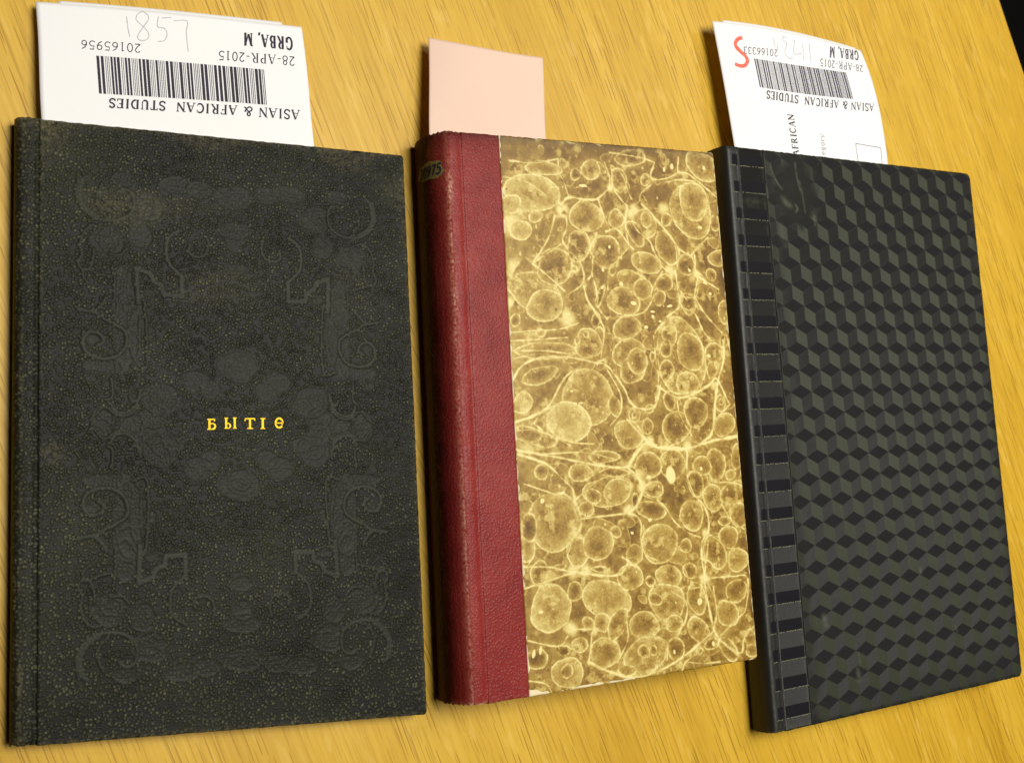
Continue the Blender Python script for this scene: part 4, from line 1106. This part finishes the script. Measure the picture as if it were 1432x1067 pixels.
GL = {
    'A': (0.76, [(T_, [(0.1, 0.02), (0.38, 1)]), (K, [(0.38, 0.98), (0.66, 0.02)]), (T_, [(0.2, 0.34), (0.54, 0.34)])] + serif(0.1, 0.64)),
    'S': (0.58, [(K * 0.85, arc(0.29, 0.74, 0.2, 0.24, 20, 190) + [(0.2, 0.56), (0.38, 0.46)] + arc(0.28, 0.27, 0.22, 0.25, 40, -160)), (T_, [(0.49, 0.98), (0.49, 0.74)]), (T_, [(0.06, 0.02), (0.06, 0.28)])]),
    'I': (0.40, [(K, [(0.2, 0.02), (0.2, 0.98)])] + serif(0.2) + serif(0.2, y=0.98)),
    'N': (0.80, [(T_ * 1.2, [(0.14, 0.02), (0.14, 0.98)]), (K, [(0.14, 0.96), (0.66, 0.04)]), (T_ * 1.2, [(0.66, 0.04), (0.66, 0.98)])] + serif(0.14) + serif(0.10, 0.66, y=0.98)),
    'F': (0.62, [(K, [(0.18, 0.02), (0.18, 0.98)]), (T_ * 1.2, [(0.06, 0.97), (0.55, 0.97)]), (T_, [(0.18, 0.52), (0.44, 0.52)]), (T_, [(0.55, 0.98), (0.55, 0.76)]), (T_, [(0.44, 0.62), (0.44, 0.42)])] + serif(0.18)),
    'R': (0.76, [(K, [(0.18, 0.02), (0.18, 0.98)]), (T_, [(0.07, 0.97), (0.36, 0.97)]), (K * 0.9, arc(0.36, 0.74, 0.17, 0.23, 85, -85)), (T_, [(0.18, 0.51), (0.38, 0.51)]), (K * 0.9, [(0.36, 0.5), (0.62, 0.03)])] + serif(0.18, 0.66)),
    'C': (0.70, [(K * 0.9, arc(0.38, 0.5, 0.29, 0.48, 60, 300, 14)), (T_, [(0.6, 0.98), (0.6, 0.68)]), (T_, [(0.53, 0.08), (0.62, 0.25)])]),
    'T': (0.66, [(K, [(0.33, 0.02), (0.33, 0.98)]), (T_ * 1.2, [(0.05, 0.97), (0.61, 0.97)]), (T_, [(0.06, 0.98), (0.06, 0.75)]), (T_, [(0.6, 0.98), (0.6, 0.75)])] + serif(0.33)),
    'U': (0.76, [(K, [(0.18, 0.98), (0.18, 0.3)] + arc(0.38, 0.28, 0.2, 0.26, 180, 300, 7)), (T_ * 1.2, arc(0.38, 0.28, 0.22, 0.26, 300, 360, 5) + [(0.6, 0.98)])] + serif(0.18, 0.6, y=0.98)),
    'D': (0.76, [(K, [(0.18, 0.02), (0.18, 0.98)]), (T_, [(0.07, 0.97), (0.34, 0.97)]), (T_, [(0.07, 0.03), (0.34, 0.03)]), (K * 0.9, arc(0.34, 0.5, 0.32, 0.46, 88, -88, 12))]),
    'E': (0.66, [(K, [(0.18, 0.02), (0.18, 0.98)]), (T_ * 1.2, [(0.06, 0.97), (0.56, 0.97)]), (T_ * 1.2, [(0.06, 0.03), (0.58, 0.03)]), (T_, [(0.18, 0.52), (0.44, 0.52)]), (T_, [(0.56, 0.98), (0.56, 0.77)]), (T_, [(0.58, 0.02), (0.58, 0.26)])]),
    'P': (0.64, [(K, [(0.18, 0.02), (0.18, 0.98)]), (T_, [(0.07, 0.97), (0.36, 0.97)]), (K * 0.9, arc(0.34, 0.72, 0.2, 0.25, 85, -85)), (T_, [(0.18, 0.47), (0.36, 0.47)])] + serif(0.18)),
    'G': (0.78, [(K * 0.9, arc(0.38, 0.5, 0.29, 0.48, 55, 320, 14)), (T_, [(0.6, 0.98), (0.6, 0.7)]), (K, [(0.61, 0.06), (0.61, 0.42)]), (T_, [(0.46, 0.42), (0.74, 0.42)])]),
    'B': (0.70, [(K, [(0.18, 0.02), (0.18, 0.98)]), (T_, [(0.07, 0.97), (0.36, 0.97)]), (T_, [(0.07, 0.03), (0.36, 0.03)]), (K * 0.8, arc(0.34, 0.75, 0.17, 0.22, 85, -85)), (K * 0.9, arc(0.34, 0.28, 0.23, 0.25, 85, -85)), (T_, [(0.18, 0.53), (0.36, 0.53)])]),
    'M': (0.94, [(T_ * 1.2, [(0.15, 0.02), (0.15, 0.98)]), (K, [(0.15, 0.97), (0.46, 0.05)]), (T_ * 1.2, [(0.46, 0.05), (0.76, 0.97)]), (K, [(0.76, 0.02), (0.76, 0.98)])] + serif(0.15, 0.76) + serif(0.12, 0.79, y=0.98)),
    '&': (0.86, [(K * 0.8, [(0.74, 0.03), (0.3, 0.62)] + arc(0.36, 0.78, 0.13, 0.18, 200, 0, 8) + [(0.44, 0.62), (0.2, 0.42)] + arc(0.28, 0.24, 0.19, 0.22, 120, 300, 9) + [(0.56, 0.2), (0.66, 0.5)]), (T_, [(0.54, 0.52), (0.78, 0.52)])]),
    ',': (0.30, [(K * 0.8, [(0.15, 0.1), (0.16, 0.0), (0.08, -0.16)])]),
    '-': (0.40, [(T_ * 1.6, [(0.06, 0.36), (0.34, 0.36)])]),
    ' ': (0.34, []),
    '0': (0.56, [(K * 0.75, arc(0.28, 0.5, 0.2, 0.47, 0, 360, 17))]),
    '1': (0.52, [(K * 0.8, [(0.28, 0.02), (0.28, 0.98)]), (T_, [(0.12, 0.84), (0.28, 0.97)])] + serif(0.28)),
    '2': (0.56, [(K * 0.75, arc(0.27, 0.72, 0.19, 0.25, 160, -30, 9) + [(0.3, 0.35), (0.07, 0.06)]), (K * 0.8, [(0.07, 0.06), (0.5, 0.06)])]),
    '3': (0.56, [(K * 0.75, arc(0.26, 0.74, 0.18, 0.23, 150, -80, 9)), (K * 0.8, arc(0.25, 0.28, 0.22, 0.26, 80, -150, 10))]),
    '5': (0.56, [(K * 0.8, [(0.12, 0.95), (0.46, 0.95)]), (T_, [(0.13, 0.95), (0.1, 0.56)]), (K * 0.75, arc(0.24, 0.32, 0.23, 0.29, 120, -150, 11))]),
    '6': (0.56, [(K * 0.75, [(0.46, 0.96), (0.22, 0.78), (0.09, 0.45)] + arc(0.28, 0.29, 0.19, 0.26, 160, 510, 14))]),
    '8': (0.56, [(K * 0.7, arc(0.28, 0.74, 0.16, 0.22, 0, 360, 14)), (K * 0.75, arc(0.28, 0.27, 0.2, 0.25, 0, 360, 14))]),
    '9': (0.56, [(K * 0.75, [(0.1, 0.04), (0.34, 0.2), (0.47, 0.55)] + arc(0.28, 0.7, 0.19, 0.26, -20, 330, 14))]),
    '7': (0.56, [(K * 0.8, [(0.07, 0.93), (0.5, 0.93)]), (K * 0.7, [(0.5, 0.93), (0.3, 0.5), (0.22, 0.02)])]),
    'a': (0.50, [(K * 0.8, [(0.34, 0.02), (0.34, 0.45)] + arc(0.22, 0.48, 0.13, 0.14, 0, 150, 6)), (K * 0.6, arc(0.2, 0.17, 0.13, 0.15, 60, 330, 9))]),
    't': (0.36, [(K * 0.8, [(0.16, 0.85), (0.16, 0.1), (0.3, 0.03)]), (T_, [(0.04, 0.62), (0.32, 0.62)])]),
    'e': (0.50, [(K * 0.7, arc(0.25, 0.32, 0.19, 0.3, 0, 310, 14)), (T_, [(0.07, 0.34), (0.44, 0.34)])]),
    'g': (0.52, [(K * 0.7, arc(0.24, 0.42, 0.15, 0.2, 0, 360, 12)), (K * 0.6, [(0.18, 0.22), (0.16, 0.08), (0.4, 0.02)] + arc(0.25, -0.12, 0.18, 0.13, 30, -190, 9)), (T_, [(0.36, 0.56), (0.5, 0.62)])]),
    'o': (0.52, [(K * 0.7, arc(0.26, 0.32, 0.19, 0.3, 0, 360, 14))]),
    'r': (0.40, [(K * 0.8, [(0.14, 0.02), (0.14, 0.62)]), (K * 0.6, [(0.16, 0.45), (0.24, 0.6), (0.36, 0.58)])] + serif(0.14)),
    'y': (0.52, [(K * 0.7, [(0.08, 0.62), (0.27, 0.06)]), (T_, [(0.46, 0.62), (0.24, -0.1), (0.08, -0.24)])] + serif(0.08, 0.44, y=0.62)),
}


def write(name, f, item, mat, parent, weight=1.0, slant=0.0):
    s, ou, ov, eu, ev, cu, cv = item
    tot = sum(GL[c][0] for c in s) + 0.07 * (len(s) - 1)
    j = jac(f)
    caph = np.linalg.norm(np.array([cu, cv]) @ j((ou, ov)))
    rb = Ribbons(f)
    x = 0.0
    for c in s:
        wd, strokes = GL[c]
        for w, pts in (ital(strokes, slant) if slant else strokes):
            pp = [(ou + eu * (x + px) / tot + cu * py, ov + ev * (x + px) / tot + cv * py) for px, py in pts]
            rb.stroke(pp, w * weight * caph, j)
        x += wd + 0.07
    return rb.build(name, mat, parent)


def barcode(f, c4, n, seed, mat, parent):
    r = random.Random(seed)
    c = np.array(c4)
    rb = Ribbons(f)
    bars, x = [], 0.0
    for k in range(n):
        for q in range(r.choice((1, 2, 2, 3))):
            w = r.choice((2.0, 2.6))
            bars.append((x, x + w))
            x += w + r.choice((0.9, 1.3))
        for q in range(r.choice((2, 3, 3, 4))):
            bars.append((x, x + 0.62))
            x += 1.55
        x += 0.3
    tot = bars[-1][1]
    for a, b in bars:
        a, b = a / tot, b / tot
        tl, tr = c[0] * (1 - a) + c[1] * a, c[0] * (1 - b) + c[1] * b
        bl, br = c[3] * (1 - a) + c[2] * a, c[3] * (1 - b) + c[2] * b
        rb.quad([tl, tr, br, bl], n=3)
    return rb.build('barcode', mat, parent)


def pencil(name, f, strokes, hw, mat, parent, lift=0.00006):
    rb = Ribbons(f)
    j = jac(f)
    rr_ = random.Random(9)
    for s in strokes:
        p = catmull(s, 6)
        w = np.array([hw * (0.75 + 0.45 * rr_.random()) for _ in p])
        w = np.convolve(np.pad(w, 2, 'edge'), np.ones(5) / 5, 'valid')
        rb.stroke(p, w, j, lift=lift)
    return rb.build(name, mat, parent)


# white slip in the cloth book
f1 = slip_map('s1')
s1 = empty('request_slip', tuple(f1(0.5, 0.3, 0)), 'white printed slip with pencilled 1857, tucked into the plain black cloth book', 'paper slip', 'printed white slips tucked into the books')
sheet('sheet', f1, 0.0, 1.0, 0.0, 0.98, 0.00012, PAPER, s1, edge=lambda u, v: (0.002 * math.sin(9 * v), 0.0))
sheet('under_sheet', f1, 0.085, 0.925, -0.014, 0.9, 0.0001, PAPER, s1, lift=-0.0003)
for it, w in zip(T1, (1.08, 0.80, 0.80, 1.05)):
    write('text_line', f1, it, INK, s1, w)
barcode(f1, BC1, 13, 21, INK, s1)
pencil('pencil_number', f1, P1, 0.00019, PENCIL, s1)

# white slip in the patterned book
f3 = slip_map('s3')
s3 = empty('request_slip.001', tuple(f3(0.5, 0.3, 0)), 'curled white printed slip with a red S, tucked into the cube-patterned book', 'paper slip', 'printed white slips tucked into the books')
sheet('sheet', f3, 0.0, 1.0, 0.0, 0.98, 0.00012, PAPER, s3)
sheet('under_sheet', f3, 0.07, 0.97, -0.014, 0.9, 0.0001, PAPER, s3, lift=-0.0003)
for it, w in zip(T3, (1.05, 0.85, 0.85, 1.1, 1.05, 0.8)):
    write('text_line', f3, it, INK_SOFT if it[0] != 'AFRICAN' else INK, s3, w)
barcode(f3, BC3, 12, 33, INK_SOFT, s3)
pencil('pencil_number', f3, P3, 0.00022, PENCIL, s3)
pencil('red_mark', f3, [RS], 0.00105, CRAYON, s3, lift=0.00009)
rb = Ribbons(f3)
bx = np.array(BX + [BX[0]])
j = jac(f3)
for a, b in zip(bx[:-1], bx[1:]):
    rb.stroke([a, b], 0.00017, j)
rb.build('printed_box', INK_SOFT, s3)

# pink slip in the marbled book
f2 = slip_map('s2')
s2 = empty('pink_note', tuple(f2(0.5, 0.3, 0)), 'blank pale pink paper note sticking out of the red leather book', 'paper note')
sheet('sheet', f2, 0.0, 1.0, 0.0, 0.98, 0.00012, PINK, s2, edge=lambda u, v: (0.006 * math.sin(7 * v + 0.6) * (1 if u > 0.5 else 0.6), 0.004 * math.sin(4 * u)))

# figures on the spine label
def lab_map(u, v, lift):
    return spine_map(u, v, lift + 0.00030)


write('label_number', lab_map, ['20975', LU + 7.6, LV + 2.3, -14.6, 0.0, 0.0, -4.6], INK, b2, 1.5, 0.2)
